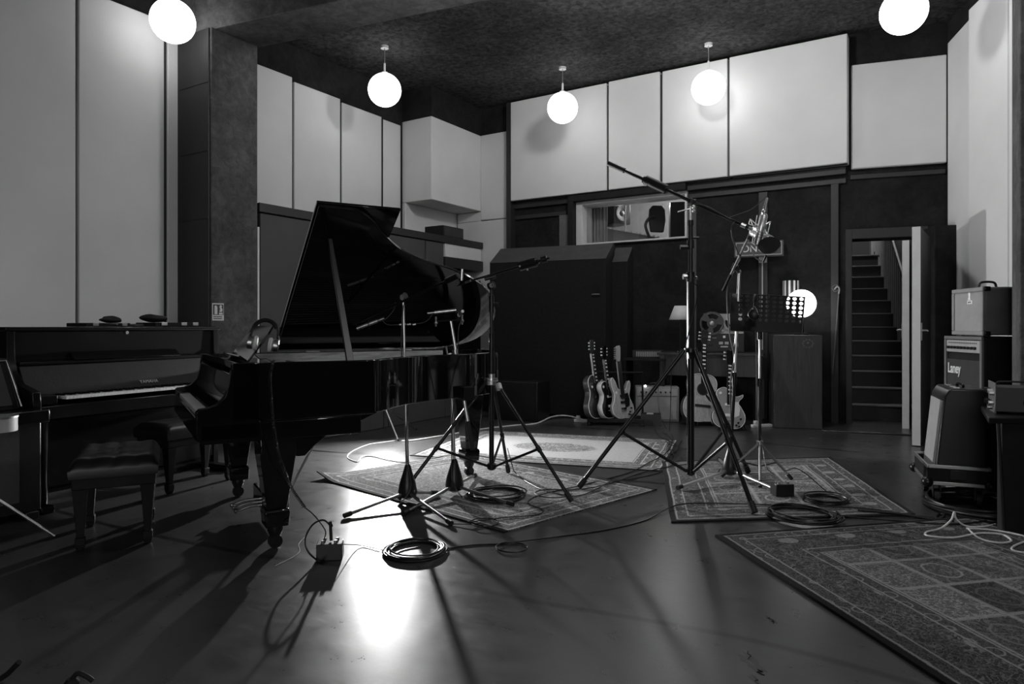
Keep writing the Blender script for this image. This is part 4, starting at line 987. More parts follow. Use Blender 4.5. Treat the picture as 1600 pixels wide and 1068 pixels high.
# --- S6 music stand with perforated desk
f6 = C(1.917, 5.35); s6 = thing('music_stand', 'black music stand with a perforated desk on the panelled rug', 'music stand', Vector((f6.x, f6.y, 0)))
hz = .30; hb6 = Vector((f6.x, f6.y, hz))
part(s6, 'hub', 'steel', lambda m: m.lathe([(.02, -.02), (.026, -.015), (.026, .015), (.016, .02)], 16, None, tuple(hb6)))
for q in (fl(1188, 764), fl(1236, 752), fl(1129, 748)):
    b = Vector((q.x, q.y, rug_z(q)+.014)); l = part(s6, 'leg', 'steel', lambda m: m.cyl(hb6, b, .010, n=12)); d = (b-hb6).normalized()
    part(l, 'leg_foot', 'rubber', lambda m: m.cyl(b-d*.04, b+d*.01, .014, n=12))
    part(l, 'brace', 'black_satin', lambda m: m.cyl(Vector((f6.x, f6.y, .12)), hb6.lerp(b, .55), .006, n=8))
part(s6, 'lower_tube', 'black_satin', lambda m: m.cyl(Vector((f6.x, f6.y, .10)), Vector((f6.x, f6.y, .78)), .013, n=16))
part(s6, 'upper_tube', 'chrome', lambda m: m.cyl(Vector((f6.x, f6.y, .60)), Vector((f6.x, f6.y, 1.12)), .009, n=16)); part(s6, 'clutch', 'black_satin', lambda m: m.cyl(Vector((f6.x, f6.y, .74)), Vector((f6.x, f6.y, .80)), .018, n=14))
part(s6, 'desk_tilter', 'black_satin', lambda m: (m.cyl(Vector((f6.x, f6.y, 1.10)), Vector((f6.x, f6.y, 1.22)), .020, n=14), m.cyl(Vector((f6.x, f6.y, 1.19))-RGT*.04, Vector((f6.x, f6.y, 1.19))+RGT*.04, .015, n=12)))
cn = [W(1141, 516, 5.25), W(1253, 521, 5.22), W(1258, 464, 5.42), W(1141, 458, 5.44)]
def desk(m):
    a, b, c_, d = cn; nx, ny = 11, 8; nn = ((b-a).cross(d-a)).normalized()*.0018
    def Pt(u, v): return (a*(1-u)+b*u)*(1-v)+(d*(1-u)+c_*u)*v
    K = 12
    for j in range(ny):
        for i in range(nx):
            u0, v0, u1, v1 = i/nx, j/ny, (i+1)/nx, (j+1)/ny; hole = 0 < i < nx and j > 1 and j < ny
            if not (0 < i < nx-0 and 1 < j):
                hole = False
            if i == 0: hole = False
            sq = []; ci = []
            for k in range(K):
                an = 2*PI*(k+.5)/K-PI*.75; cx, cy = math.cos(an), math.sin(an); s = max(abs(cx), abs(cy))
                sq.append(Pt((u0+u1)/2+(u1-u0)/2*cx/s, (v0+v1)/2+(v1-v0)/2*cy/s))
                ci.append(Pt((u0+u1)/2+(u1-u0)*.30*cx, (v0+v1)/2+(v1-v0)*.38*cy))
            if not hole: q = [Pt(u0, v0), Pt(u1, v0), Pt(u1, v1), Pt(u0, v1)]; m.add([p+nn for p in q]+[p-nn for p in q], [(0, 1, 2, 3), (7, 6, 5, 4)]); continue
            # corner points of the cell keep the sheet closed
            cor = {}
            vs = [p+nn for p in sq]+[p+nn for p in ci]+[p-nn for p in sq]+[p-nn for p in ci]; fs = []
            for k in range(K):
                l = (k+1) % K; fs += [(k, l, K+l, K+k), (2*K+l, 2*K+k, 3*K+k, 3*K+l), (K+k, K+l, 3*K+l, 3*K+k)]
            m.add(vs, fs)
            for (uu, vv) in ((u0, v0), (u1, v0), (u1, v1), (u0, v1)):
                p = Pt(uu, vv); near2 = sorted(sq, key=lambda r: (r-p).length)[:2]
                m.add([p+nn, near2[0]+nn, near2[1]+nn], [(0, 1, 2)]); m.add([p-nn, near2[0]-nn, near2[1]-nn], [(0, 1, 2)])
dk = part(s6, 'desk', 'black_satin', desk, smooth=False)
part(dk, 'desk_lip', 'black_satin', lambda m: m.tube([cn[0]-FWD*.03, cn[0]-FWD*.0, cn[1]-FWD*.0, cn[1]-FWD*.03], .004, 6))
part(dk, 'desk_rim', 'black_satin', lambda m: m.tube(cn, .004, 6, True))
# headphones hanging on the music stand
Mh = RM(TH+R(70), 'Z')@RM(R(4), 'X')
headphones('black headphones hanging over the front of the music stand desk', Mh, W(1177, 499, 5.18), 'black_satin', 'leather')

# ================================================================== WORK LAMP behind the piano
wl = C(-1.36, 7.35); wt = thing('work_lamp', 'small bare-bulb work lamp on a low tripod behind the grand piano', 'lamp', Vector((wl.x, wl.y, 0)))
for q in (G(622, 689), G(650, 672), G(536, 671)):
    b = Vector((q.x, q.y, .012)); l = part(wt, 'leg', 'white_paint' if q is None else 'steel', lambda m: m.cyl(Vector((wl.x, wl.y, .36)), b, .010, n=10)); part(l, 'leg_foot', 'rubber', lambda m: m.sphere((b.x, b.y, .014), .014, 10))
WLZ = .86
part(wt, 'pole', 'black_satin', lambda m: m.cyl(Vector((wl.x, wl.y, .12)), Vector((wl.x, wl.y, WLZ-.10)), .010, n=14)); part(wt, 'hub', 'black_satin', lambda m: m.cyl(Vector((wl.x, wl.y, .34)), Vector((wl.x, wl.y, .40)), .022, n=14))
wdir = (RGT*.42-FWD*.9).normalized(); wx, wy, wd_ = basis(wdir)
WM = Matrix(((wx.x, wy.x, wd_.x, wl.x), (wx.y, wy.y, wd_.y, wl.y), (wx.z, wy.z, wd_.z, WLZ), (0, 0, 0, 1)))
m = MB(); m.lathe([(.02, -.085), (.04, -.075), (.060, -.045), (.070, -.012), (.072, .0)], 28, WM); m.f = [f for f in m.f if len(f) == 4]+[m.f[-2]]
rf = m.build('reflector', 'white_paint', wt, world=True); rf.modifiers.new('solid', 'SOLIDIFY').thickness = .004
part(wt, 'bulb_holder', 'black_satin', lambda m: (m.cyl(WM@Vector((0, 0, -.16)), WM@Vector((0, 0, -.11)), .03, n=16), m.cyl(WM@Vector((0, 0, -.135)), Vector((wl.x, wl.y, WLZ-.12)), .010, n=10)))
part(wt, 'bulb', 'bulb', lambda m: m.sphere(tuple(WM@Vector((0, 0, -.022))), .032, 20))

# ================================================================== GOBOS (tall movable screens)
def gobo(name, label, a, b, dp, z0, z1, hnd=True):
    a = Vector((a.x, a.y, 0)); b = Vector((b.x, b.y, 0)); L = (b-a).length; t = thing(name, label, 'acoustic screen', a.lerp(b, .5), math.atan2(b.y-a.y, b.x-a.x))
    m = MB(); m.prism([(0, .03), (0, z0), (dp*.85, z1), (dp, z1), (dp, .03)][::-1], -L/2, L/2, Matrix(((0, 0, 1, 0), (1, 0, 0, 0), (0, 1, 0, 0), (0, 0, 0, 1)))); m.build('screen_body', 'gobo_carpet', t, .008)
    sx = Vector((0, -.006, z0+.004)); m = MB(); m.add([(-L/2, -.004, z0), (L/2, -.004, z0), (L/2, dp*.85, z1+.006), (-L/2, dp*.85, z1+.006), (-L/2, .004, z0-.004), (L/2, .004, z0-.004), (L/2, dp*.85, z1-.004), (-L/2, dp*.85, z1-.004)], [(0, 1, 2, 3), (7, 6, 5, 4), (0, 4, 5, 1), (1, 5, 6, 2), (2, 6, 7, 3), (3, 7, 4, 0)]); m.build('sloping_top', 'slope_grey', t)  # sloping top set in a paler grey than the screen body
    for x in (-L/2+.1, L/2-.1): MB().box((x-.05, .03, 0), (x+.05, dp-.03, .03)).build('skid', 'black_matte', t)
    if hnd: 
        h = MB(); h.box((L/2-.19, -.006, 1.60), (L/2-.07, -.001, 1.73)); h.build('handle_plate', 'dark_metal', t, .002); MB().tube([(L/2-.18, -.008, 1.62), (L/2-.18, -.03, 1.62), (L/2-.08, -.03, 1.62), (L/2-.08, -.008, 1.62)], .006).build('handle', 'steel', t)
    return t
gobo('acoustic_screen', 'wide dark carpeted acoustic screen with a sloping top, left of the electric guitars', C(-.31, 9.58), C(1.21, 8.92), .44, 2.08, 2.31)
gobo('acoustic_screen', 'narrow dark acoustic screen just visible behind the right end of the wide one', C(1.31, 9.22), C(1.52, 9.12), .30, 2.06, 2.27, False)
bs = thing('bass_cabinet', 'low black speaker cabinet on the floor before the wide acoustic screen', 'speaker cabinet', C(.10, 9.0), TH+R(-26))
MB().box((-.30, -.2, 0), (.34, .2, .50)).build('cabinet', 'black_satin', bs, .01)
MB().box((-.27, -.206, .04), (.31, -.2, .46)).build('grille', 'black_satin', bs)

# ================================================================== GUITARS
def outline(kind):
    if kind == 'acoustic': h = [(0, 0), (.12, .008), (.185, .06), (.203, .14), (.185, .22), (.145, .275), (.130, .31), (.145, .36), (.150, .41), (.125, .465), (.07, .492), (0, .497)]; return [(x, z) for x, z in h], [(-x, z) for x, z in h[1:-1]][::-1]
    if kind == 'single': r = [(0, 0), (.10, .01), (.158, .07), (.162, .14), (.125, .21), (.098, .25), (.105, .285), (.135, .315), (.142, .345), (.10, .325), (.06, .32), (.03, .34)]; l = [(-.03, .40), (-.08, .40), (-.125, .365), (-.13, .32), (-.105, .26), (-.125, .20), (-.165, .14), (-.158, .06), (-.10, .01)]; return r, l
    if kind == 'double': r = [(0, 0), (.09, .0), (.15, .05), (.158, .12), (.125, .19), (.112, .24), (.135, .31), (.15, .37), (.135, .40), (.10, .36), (.07, .31), (.03, .31)]; l = [(-.03, .31), (-.06, .33), (-.085, .40), (-.12, .445), (-.145, .42), (-.14, .34), (-.115, .26), (-.13, .19), (-.165, .13), (-.155, .05), (-.08, .0)]; return r, l
    if kind == 'archtop': r = [(0, 0), (.13, .01), (.20, .08), (.205, .17), (.155, .25), (.138, .30), (.155, .36), (.15, .41), (.09, .385), (.03, .40)]; l = [(-.03, .47), (-.10, .46), (-.15, .41), (-.15, .34), (-.138, .29), (-.16, .23), (-.205, .15), (-.19, .06), (-.12, .01)]; return r, l
def guitar(label, kind, loc, rz, lean, body_mat, top_mat, edge_mat, th=.05, scale=1.0, roll=0, cat='guitar', group=None, neck_mat='mahogany', head_mat='black_gloss', inlays=True, guard=None):
    t = thing('acoustic_guitar' if kind == 'acoustic' else 'electric_guitar', label, cat, loc, rz, group)
    t.scale = (scale,)*3
    M = RM(-lean, 'X')@RM(roll, 'Y')
    r, l = outline(kind); pts = crom([(x, z, 0) for x, z in r+l], 5, True); pl = [(p.x, p.y) for p in pts]
    X = M@RM(R(90), 'X')                       # plan (x,z) -> upright, thickness along y
    b = MB().prism(pl, -th, 0, X).build('body', body_mat, t, .006, ang=40)
    c0 = (0, .2); ins = [(c0[0]+(p[0]-c0[0])*.965, c0[1]+(p[1]-c0[1])*.965) for p in pl]
    MB().prism(ins, .0, .0025, X).build('top', top_mat, b)
    MB().tube([X@Vector((p[0]*.995, p[1]*.995+.001, .0)) for p in pl], .0035, 6, True).build('binding', edge_mat, b)
    bt = {'acoustic': .497, 'single': .335, 'double': .31, 'archtop': .40}[kind]; nut = bt+.31 if kind != 'acoustic' else bt+.32
    n = MB(); n.add([(-.027, 0, bt-.10), (.027, 0, bt-.10), (.021, 0, nut), (-.021, 0, nut), (-.027, -.022, bt-.10), (.027, -.022, bt-.10), (.021, -.022, nut), (-.021, -.022, nut)], F8, M@TR(0, -.004, 0)@Matrix.Identity(4))
    nb = MB(); 
    def bx_(m, x0, y0, z0, x1, y1, z1): m.box((x0, y0, z0), (x1, y1, z1), M)
    nk = MB(); bx_(nk, -.022, -.012, bt-.02, .022, .014, nut); nk.build('neck', neck_mat, t, .004)
    fbd = MB(); bx_(fbd, -.026, -.018, bt-.10, .026, -.010, nut); fo_ = fbd.build('fretboard', 'black_satin', t)
    if inlays:
        for k, z in enumerate([nut-.30, nut-.262, nut-.22, nut-.178, nut-.135, nut-.09, nut-.05, nut-.018]):
            m = MB(); bx_(m, -.016, -.0195, z-.007, .016, -.018, z+.007); m.build('fret_inlay', 'ivory', fo_)
    hd_ = MB()
    hp = [(-.021, 0), (.021, 0), (.036, .03), (.040, .13), (.025, .15), (0, .138), (-.025, .15), (-.040, .13), (-.036, .03)] if kind != 'double' else [(-.021, 0), (.021, 0), (.028, .03), (.030, .15), (.02, .175), (-.02, .17), (-.045, .155), (-.035, .13), (-.042, .03)]
    HM = M@TR(0, -.002, nut)@RM(R(8), 'X')@RM(R(90), 'X')
    hd_.prism(hp, -.008, .008, HM); ho = hd_.build('headstock', head_mat, t, .003)
    for k in range(6):
        if kind == 'double': x, z = -.052, .03+k*.023
        else: x, z = (-.052 if k < 3 else .052), .045+(k % 3)*.035
        m = MB(); m.cyl(HM@Vector((x*.7, z, 0)), HM@Vector((x, z, 0)), .004, n=8); m.sphere(tuple(HM@Vector((x*1.12, z, 0))), .009, 8); m.build('tuning_peg', 'ivory' if kind != 'double' else 'steel', ho)
    if kind == 'acoustic':
        MB().cyl(X@Vector((0, .335, .0026)), X@Vector((0, .335, .0036)), .050, n=32).build('sound_hole', 'black_matte', b)
        MB().lathe([(.052, .0026), (.058, .0036), (.064, .0026)], 32, X@TR(0, .335, 0)).build('rosette', 'walnut', b)
        m = MB(); m.box((-.085, -.010, .150), (.085, -.0025, .178), M); m.build('bridge', 'mahogany', b, .003)
        MB().prism([(.035, .29), (.09, .24), (.10, .20), (.06, .23), (.03, .27)][::-1], .0026, .0042, X).build('pick_guard', 'black_gloss', b)
    else:
        for z in ((.13, .235) if kind != 'double' else (.10, .17, .24)):
            m = MB(); m.box((-.038, -.012, z-.014), (.038, -.0025, z+.014), M); m.build('pickup', 'ivory' if kind == 'single' else 'black_gloss', b, .002)
        m = MB(); m.box((-.04, -.016, .078), (.04, -.0025, .088), M); m.build('bridge', 'chrome', b, .002)
        for x, z in ((.09, .06), (.115, .10), (.07, .035), (.10, .025)):
            MB().cyl(M@Vector((x, -.0025, z)), M@Vector((x, -.018, z)), .010, n=12).build('control_knob', 'black_satin', b)
        MB().cyl(M@Vector((-.09, -.0025, .345 if kind != 'double' else .28)), M@Vector((-.09, -.008, .345 if kind != 'double' else .28)), .014, n=16).build('selector_switch', 'ivory', b)
        if guard: MB().prism([(.03, .10), (.10, .13), (.11, .20), (.09, .27), (.03, .26)], .003, .005, X).build('pick_guard', guard, b)
    return t
def gz(px, D): q = C((px-800)/FP*D, D); return q
GR = 'electric guitars in the floor rack'
rq = gz(962, 8.55)
rk = thing('guitar_rack', 'low black floor rack holding three electric guitars', 'guitar rack', rq, TH+R(-10))
for y in (-.16, .16): MB().box((-.34, y-.025, .035), (.34, y+.025, .085)).build('rail', 'black_matte', rk, .008)
for x in (-.32, .32): MB().box((x-.025, -.2, 0), (x+.025, .2, .04)).build('foot', 'black_matte', rk, .006)
for x in (-.33, .33): MB().tube([(x, .17, .06), (x, .22, .62)], .012).build('upright', 'dark_metal', rk)
MB().tube([(-.33, .22, .62), (.33, .22, .62)], .014).build('neck_bar', 'black_matte', rk)
for px, kd, lb, bmt, tmt, emt, ra, th, hm in ((938, 'archtop', 'dark hollow-bodied electric guitar with pale edging, leftmost in the floor rack', 'walnut', 'mahogany', 'ivory', -52, .07, 'walnut'),
        (956, 'single', 'black electric guitar with a broad white rim, middle one in the floor rack', 'white_paint', 'black_gloss', 'ivory', -50, .06, 'black_gloss'),
        (976, 'double', 'pale double-cutaway electric guitar, rightmost in the floor rack', 'cream_vinyl', 'spruce', 'ivory', -38, .045, 'spruce')):
    q = gz(px, 8.45); q.z = .085
    guitar(lb, kd, q, TH+R(ra)*-1, R(9), bmt, tmt, emt, th, 1.12, 0, 'guitar', None, 'spruce' if kd != 'single' else 'mahogany', hm, kd != 'double', 'black_gloss' if kd == 'double' else None)
q = gz(1097, 8.35); q.z = .05
guitar('natural-topped acoustic guitar on a stand before the desk', 'acoustic', q, TH+R(6), R(12), 'walnut', 'spruce', 'ivory', .10, 1.18, R(6), 'guitar', None, 'mahogany', 'mahogany')
q = gz(1139, 7.95); q.z = .03
guitar('gold-topped single-cutaway electric guitar standing right of the acoustic guitar', 'single', q, TH+R(4), R(12), 'mahogany', 'gold_top', 'ivory', .05, 1.16, R(5), 'guitar', None, 'mahogany', 'black_gloss', True, 'ivory')
for px, D, lb in ((1097, 8.42, 'low black folding stand under the acoustic guitar'), (1141, 8.07, 'low black folding stand under the gold-topped guitar')):
    t = thing('guitar_stand', lb, 'guitar stand', gz(px, D), TH+R(5))
    MB().tube([(-.10, -.12, .02), (-.08, -.07, .045), (.08, -.07, .045), (.10, -.12, .02)], .008).build('cradle', 'black_satin', t)
    for s in (-1, 1): MB().tube([(s*.16, -.06, .008), (s*.05, .12, .40)], .008).build('front_leg', 'black_satin', t)
    MB().tube([(0, .28, .008), (0, .14, .40)], .008).build('rear_leg', 'black_satin', t)

# ================================================================== BACK-WALL FURNITURE
dq = gz(1114, 8.90)
dk_ = thing('wooden_desk', 'wooden desk with a deep front panel behind the acoustic guitar', 'desk', dq, TH+R(-22))
MB().box((-.66, -.30, .84), (.62, .28, .87)).build('desk_top', 'walnut', dk_, .004); MB().box((-.62, -.27, .58), (.58, -.25, .84)).build('front_panel', 'walnut', dk_)
for x in (-.60, .56):
    for y in (-.26, .24): MB().box((x-.03, y-.03, 0), (x+.03, y+.03, .84)).build('leg', 'walnut', dk_, .003)
# reel-to-reel tape machine
tq = gz(1127, 8.88); tq.z = .871
tm = thing('tape_recorder', 'reel-to-reel tape recorder with two reels standing on the wooden desk', 'tape recorder', tq, TH+R(-10))
MB().box((-.24, -.12, 0), (.27, .12, .50)).build('case', 'black_satin', tm, .008)
MB().box((-.225, -.128, .24), (.255, -.12, .49)).build('deck_plate', 'light_grey', tm, .002); MB().box((-.225, -.128, .02), (.255, -.12, .235)).build('control_panel', 'dark_paint', tm, .002)
def reel(x, z, r, mat, nm):
    m = MB(); M = TR(x, -.14, z)@RM(R(90), 'X'); n = 40
    # flange with three openings
    vs = []; fs = []
    for i in range(n):
        a = 2*PI*i/n
        for rr in (r, r*.88, r*.42, r*.14): vs.append((rr*math.cos(a), rr*math.sin(a), 0))
    for i in range(n):
        j = (i+1) % n
        fs.append((i*4, j*4, j*4+1, i*4+1)); fs.append((i*4+2, j*4+2, j*4+3, i*4+3))
        if (i % 13) < 5: fs.append((i*4+1, j*4+1, j*4+2, i*4+2))
    m.add(vs+[(a, b, .004) for a, b, c in vs], fs+[tuple(k+len(vs) for k in f) for f in fs], M); m.build('reel_flange', mat, tm)
    MB().lathe([(.028, -.004), (.028, .012), (.01, .016)], 20, M).build('reel_hub', nm, tm)
    MB().lathe([(r*.8, -.008), (r*.8, -.001)], 32, M).build('tape_pack', 'black_gloss', tm)
reel(-.13, .37, .15, 'grey_board', 'steel'); reel(.125, .385, .115, 'light_grey', 'dark_metal')
for i, (x, z, w, hh, mt) in enumerate(((-.16, .20, .03, .03, 'ivory'), (.02, .20, .03, .03, 'ivory'), (.16, .20, .06, .02, 'mid_grey'), (-.02, .12, .05, .035, 'light_grey'), (.05, .12, .05, .035, 'light_grey'), (.02, .075, .09, .02, 'light_grey'), (-.15, .10, .06, .03, 'black_satin'), (.16, .10, .06, .05, 'steel'), (-.10, .185, .05, .02, 'mid_grey'))):
    MB().box((x-w/2, -.135, z-hh/2), (x+w/2, -.128, z+hh/2)).build('control_button', mt, tm, .002)
MB().cyl((0, -.128, .28), (0, -.15, .28), .014).build('capstan', 'steel', tm)
# table lamp
lq = gz(1063, 9.0); lq.z = .871
tl = thing('table_lamp', 'unlit table lamp with a pale conical shade at the left end of the wooden desk', 'table lamp', lq)
MB().lathe([(.07, 0), (.07, .012), (.02, .025), (.008, .04), (.008, .46), (.01, .47)], 24).build('lamp_base', 'dark_metal', tl)
m = MB(); m.lathe([(.145, .42), (.075, .60)], 32); m.f = m.f[:-2]; so = m.build('lamp_shade', 'shade_cloth', tl); so.modifiers.new('solid', 'SOLIDIFY').thickness = .003
MB().cyl((0, 0, .46), (0, 0, .575), .006).build('shade_stem', 'steel', tl)
# metal shelf with mixer, small light amplifier and box below
mq = gz(1019, 9.05)
ms = thing('metal_shelf', 'thin black metal table left of the wooden desk', 'table', mq, TH+R(-22))
MB().box((-.34, -.2, .76), (.20, .2, .79)).build('table_top', 'black_matte', ms, .003)
for x in (-.32, .18):
    for y in (-.18, .18): MB().box((x-.012, y-.012, 0), (x+.012, y+.012, .76)).build('leg', 'dark_metal', ms)
xq = gz(1012, 9.1); xq.z = .791
mx_ = thing('small_mixer', 'small mixer with a row of pale sliders on the black metal table', 'mixer', xq, TH+R(-22))
MB().box((-.18, -.1, 0), (.20, .1, .10)).build('mixer_case', 'dark_paint', mx_, .005)
for i in range(14): MB().box((-.13+i*.023, -.106, .02), (-.118+i*.023, -.1, .085)).build('slider', 'light_grey', mx_)
aq = gz(1026, 8.85)
am = thing('guitar_amplifier', 'small pale amplifier standing on the floor right of the guitar rack', 'amplifier', aq, TH+R(-8))
MB().box((-.27, -.14, .0), (.27, .14, .44)).build('cabinet', 'cream_vinyl', am, .012); MB().box((-.24, -.148, .03), (.24, -.14, .31)).build('grille_cloth', 'light_cloth', am, .003)
MB().box((-.25, -.15, .33), (.25, -.14, .42)).build('control_panel', 'light_grey', am, .002)
for i in range(7): MB().cyl((-.2+i*.06, -.15, .375), (-.2+i*.06, -.165, .375), .012, n=12).build('control_knob', 'black_satin', am)
MB().sphere((-.15, -.16, .452), .014, 12).build('pilot_light', 'tiny_light', am)
MB().tube(crom([(-.08, 0, .442), (-.07, 0, .475), (.07, 0, .475), (.08, 0, .442)], 5), .009).build('handle', 'black_satin', am)
t = thing('small_crate', 'small dark open crate on the floor before the pale amplifier', 'crate', gz(1017, 8.45), TH+R(-12))
for a in (((-.12, -.09, 0), (.12, .09, .01)), ((-.12, -.09, .01), (.12, -.08, .14)), ((-.12, .08, .01), (.12, .09, .14)), ((-.12, -.08, .01), (-.11, .08, .14)), ((.11, -.08, .01), (.12, .08, .14))):
    MB().box(*a).build('crate_side', 'dark_paint', t, .002)
MB().box((-.05, -.05, .06), (.03, .03, .145)).build('crate_content', 'light_grey', t, .006)
# ON AIR sign on its bracket
oq_ = YP(1186.5, YB-.12)
sg = thing('on_air_sign', 'dark box sign reading ON AIR mounted on the back wall behind the vocal microphones', 'sign', (YP(1187, YB-.14), YB-.14, 2.20), R(8))
MB().box((-.31, -.05, -.10), (.29, .05, .10)).build('sign_box', 'grey_board', sg, .004)
for a in (((-.29, -.056, .075), (.27, -.05, .085)), ((-.29, -.056, -.085), (.27, -.05, -.075)), ((-.29, -.056, -.075), (-.28, -.05, .075)), ((.26, -.056, -.075), (.27, -.05, .075))): MB().box(*a).build('sign_border', 'light_grey', sg)
text_mesh('sign_letters', 'ON AIR', .125, 'white_paint', sg, TR(-.01, -.053, 0)@RM(R(90), 'X'), .003, bold=.001)
MB().box((-.01, -.03, -.18), (.09, .05, -.10)).build('bracket', 'mid_grey', sg, .003)
MB().cyl((.03, .03, -.18), (.03, .03, -1.3), .008).build('conduit', 'light_grey', sg)
# cabinet with the round lit globe
cbq = gz(1242, 8.35)
cb = thing('wooden_cabinet', 'tall narrow dark wooden cabinet with a round emblem beneath the lit globe lamp', 'cabinet', cbq, TH+R(-14))
MB().box((-.27, -.22, .0), (.27, .24, 1.10)).build('cabinet_body', 'walnut', cb, .006)
m = MB(); M = TR(.11, -.2225, 1.0)@RM(R(90), 'X')
m.tube([M@Vector((.055*math.cos(a), .045*math.sin(a), 0)) for a in [2*PI*k/24 for k in range(24)]], .0022, 5, True)
for k in range(10): a = 2*PI*k/10; m.tube([M@Vector(((.055+.01*math.cos(b))*math.cos(a)+.0*b, .05*math.sin(a)+.010*math.sin(b), 0)) for b in [PI*j/4 for j in range(8)]], .0016, 4, True)
m.cyl(M@Vector((0, .01, 0)), M@Vector((0, .01, .003)), .012); m.build('emblem', 'mid_grey', cb)
t = thing('globe_lamp', 'lit round white globe lamp on the wooden cabinet, half hidden by the music stand', 'lamp', gz(1252, 8.3)+Vector((0, 0, 1.101)))
MB().lathe([(.09, 0), (.09, .015), (.03, .03), (.03, .20), (.06, .225)], 24).build('lamp_base', 'dark_metal', t)
emit('small_globe', .8, 6.0); MB().sphere((0, 0, .375), .168, 36).build('glass_globe', 'small_globe', t)
sq_ = YP(1236, YB-.1)
t = thing('striped_shade', 'small striped lamp shade on the wall just behind the lit globe', 'wall lamp', (sq_, YB-.11, 1.68))
MB().cyl((0, 0, -.10), (0, 0, .10), .092, n=32).build('shade_body', 'dark_metal', t)
for k in range(10):
    a = 2*PI*k/10; MB().box((-.012, -.094, -.098), (.012, -.088, .098), RM(a, 'Z')).build('stripe', 'white_paint', t)
# cable hanging from a hook by the door
hx = YP(1305, YB-.07)
solo('hanging_cable', MB().tube(crom([(hx+.02, YB-.07, 1.66), (hx+.04, YB-.09, 1.62), (hx+.03, YB-.09, 1.40), (hx, YB-.08, 1.0), (hx-.03, YB-.08, .62)], 8), .008), 'cable_grey', 'pale cable hanging down the wall from a hook left of the doorway', 'cable')
t = thing('wall_hook', 'small wall hook with a wound cable end left of the doorway', 'hook', (hx, YB-.05, 1.66))
MB().tube(crom([(0, .0, .0), (0, -.05, .0), (.03, -.06, .03), (.05, -.05, .0), (.045, -.05, -.06)], 6), .010).build('hook_arm', 'light_grey', t)
MB().tube(crom([(-.03, -.045, .02), (.02, -.05, .05), (.05, -.05, .0), (.0, -.05, -.03)], 6, True), .006).build('cable_loop', 'cable_grey', t)
# extinguisher notice on the left pillar
ey = XP(340.5, PX); ez = 1.2+(510-487)/FP*(PX/(-math.sin(TH)+math.cos(TH)*(340.5-800)/FP))
t = thing('notice_sign', 'small white fire extinguisher notice with pictogram panels on the left pillar', 'sign', (PX+.003, ey, ez), R(90))
MB().box((-.068, -.0, -.09), (.068, .003, .09)).build('notice_board', 'paper', t)
MB().box((-.058, -.004, -.032), (.0605, -.0, .078)).build('pictogram_field', 'grey_board', t)
m = MB(); m.prism([(-.045, -.025), (-.012, -.025), (-.012, .045), (-.018, .06), (-.03, .068), (-.045, .06)], 0, .002, TR(0, -.004, 0)@RM(R(90), 'X')); m.build('extinguisher_pictogram', 'paper', t)
m = MB(); m.prism([(.01, .0), (.045, .0), (.05, .03), (.035, .045), (.045, .065), (.02, .072), (.012, .05), (.02, .03)], 0, .002, TR(0, -.004, 0)@RM(R(90), 'X')); m.build('flame_pictogram', 'paper', t)
MB().box((.008, -.006, -.028), (.05, -.004, -.008)).build('pictogram_bar', 'paper', t)
for k in range(2): MB().box((-.055, -.003, -.055-k*.02), (.045, -.0, -.045-k*.02)).build('text_line', 'mid_grey', t)
# electrical boards on the floor
def board(px, py, lb, rz=0):
    q = G(px, py); t = thing('power_strip', lb, 'power strip', q, TH+rz)
    MB().box((-.13, -.03, 0), (.13, .03, .035)).build('strip_body', 'white_paint', t, .006)
    for i in range(3): MB().box((-.09+i*.075, -.02, .035), (-.04+i*.075, .02, .038)).build('socket', 'light_grey', t)
    MB().box((-.10, -.018, .038), (-.05, .022, .08)).build('plug', 'white_paint', t, .006)
board(913, 659, 'white multi-socket power strip on the floor at the left end of the guitar rack', R(-8))
board(1190, 667, 'pale power strip on the floor between the gold-topped guitar and the wooden cabinet', R(14))

# ================================================================== RIGHT-HAND AMPLIFIERS
def cab(name, label, cat, K, ang, w, dep, z0, z1, slant=0.0):
    # K: world point of the near front edge; front runs away from the camera, side faces the camera
    th_ = R(ang); fx = C(-math.cos(th_), math.sin(th_)); sy = C(math.sin(th_), math.cos(th_))
    # local x: from far end to near edge (left to right seen from the front), local y: into the cabinet
    o = Vector((K.x, K.y, 0))+fx*w/2; xd = -fx
    return thing(name, label, cat, Vector((o.x, o.y, z0)), math.atan2(xd.y, xd.x))
# dark crate at the bottom of the stack
def grille_frame(t, w, z0, z1, y, fr, mat, depth=.02):
    h = w/2
    m = MB(); m.box((-h, y-depth, z0), (h, y, z0+fr)); m.box((-h, y-depth, z1-fr), (h, y, z1)); m.box((-h, y-depth, z0+fr), (-h+fr, y, z1-fr)); m.box((h-fr, y-depth, z0+fr), (h, y, z1-fr)); m.build('front_frame', mat, t, .006)
K = C(3.91, 5.72)
t = cab('equipment_crate', 'dark equipment crate at the bottom of the amplifier stack by the right pillar', 'crate', K, 97, .60, .34, 0, .44); MB().box((-.30, 0, 0), (.30, .32, .44)).build('crate_body', 'black_matte', t, .01)
for x in (-.22, .22): MB().box((x-.03, -.006, .14), (x+.03, 0, .24)).build('latch', 'dark_metal', t, .002)
t = cab('combo_amplifier', 'black combo amplifier with a pale control panel under the light-coloured amplifier', 'amplifier', K, 97, .62, .32, .441, 1.12)
MB().box((-.31, .0, 0), (.31, .34, .675)).build('cabinet', 'black_matte', t, .012); grille_frame(t, .62, 0, .675, 0, .03, 'amp_vinyl', .025)
MB().box((-.28, -.012, .03), (.28, 0, .47)).build('grille_cloth', 'grey_cloth', t)
cpn = MB().box((-.275, -.018, .535), (.275, 0, .64)).build('control_panel', 'light_grey', t, .002)
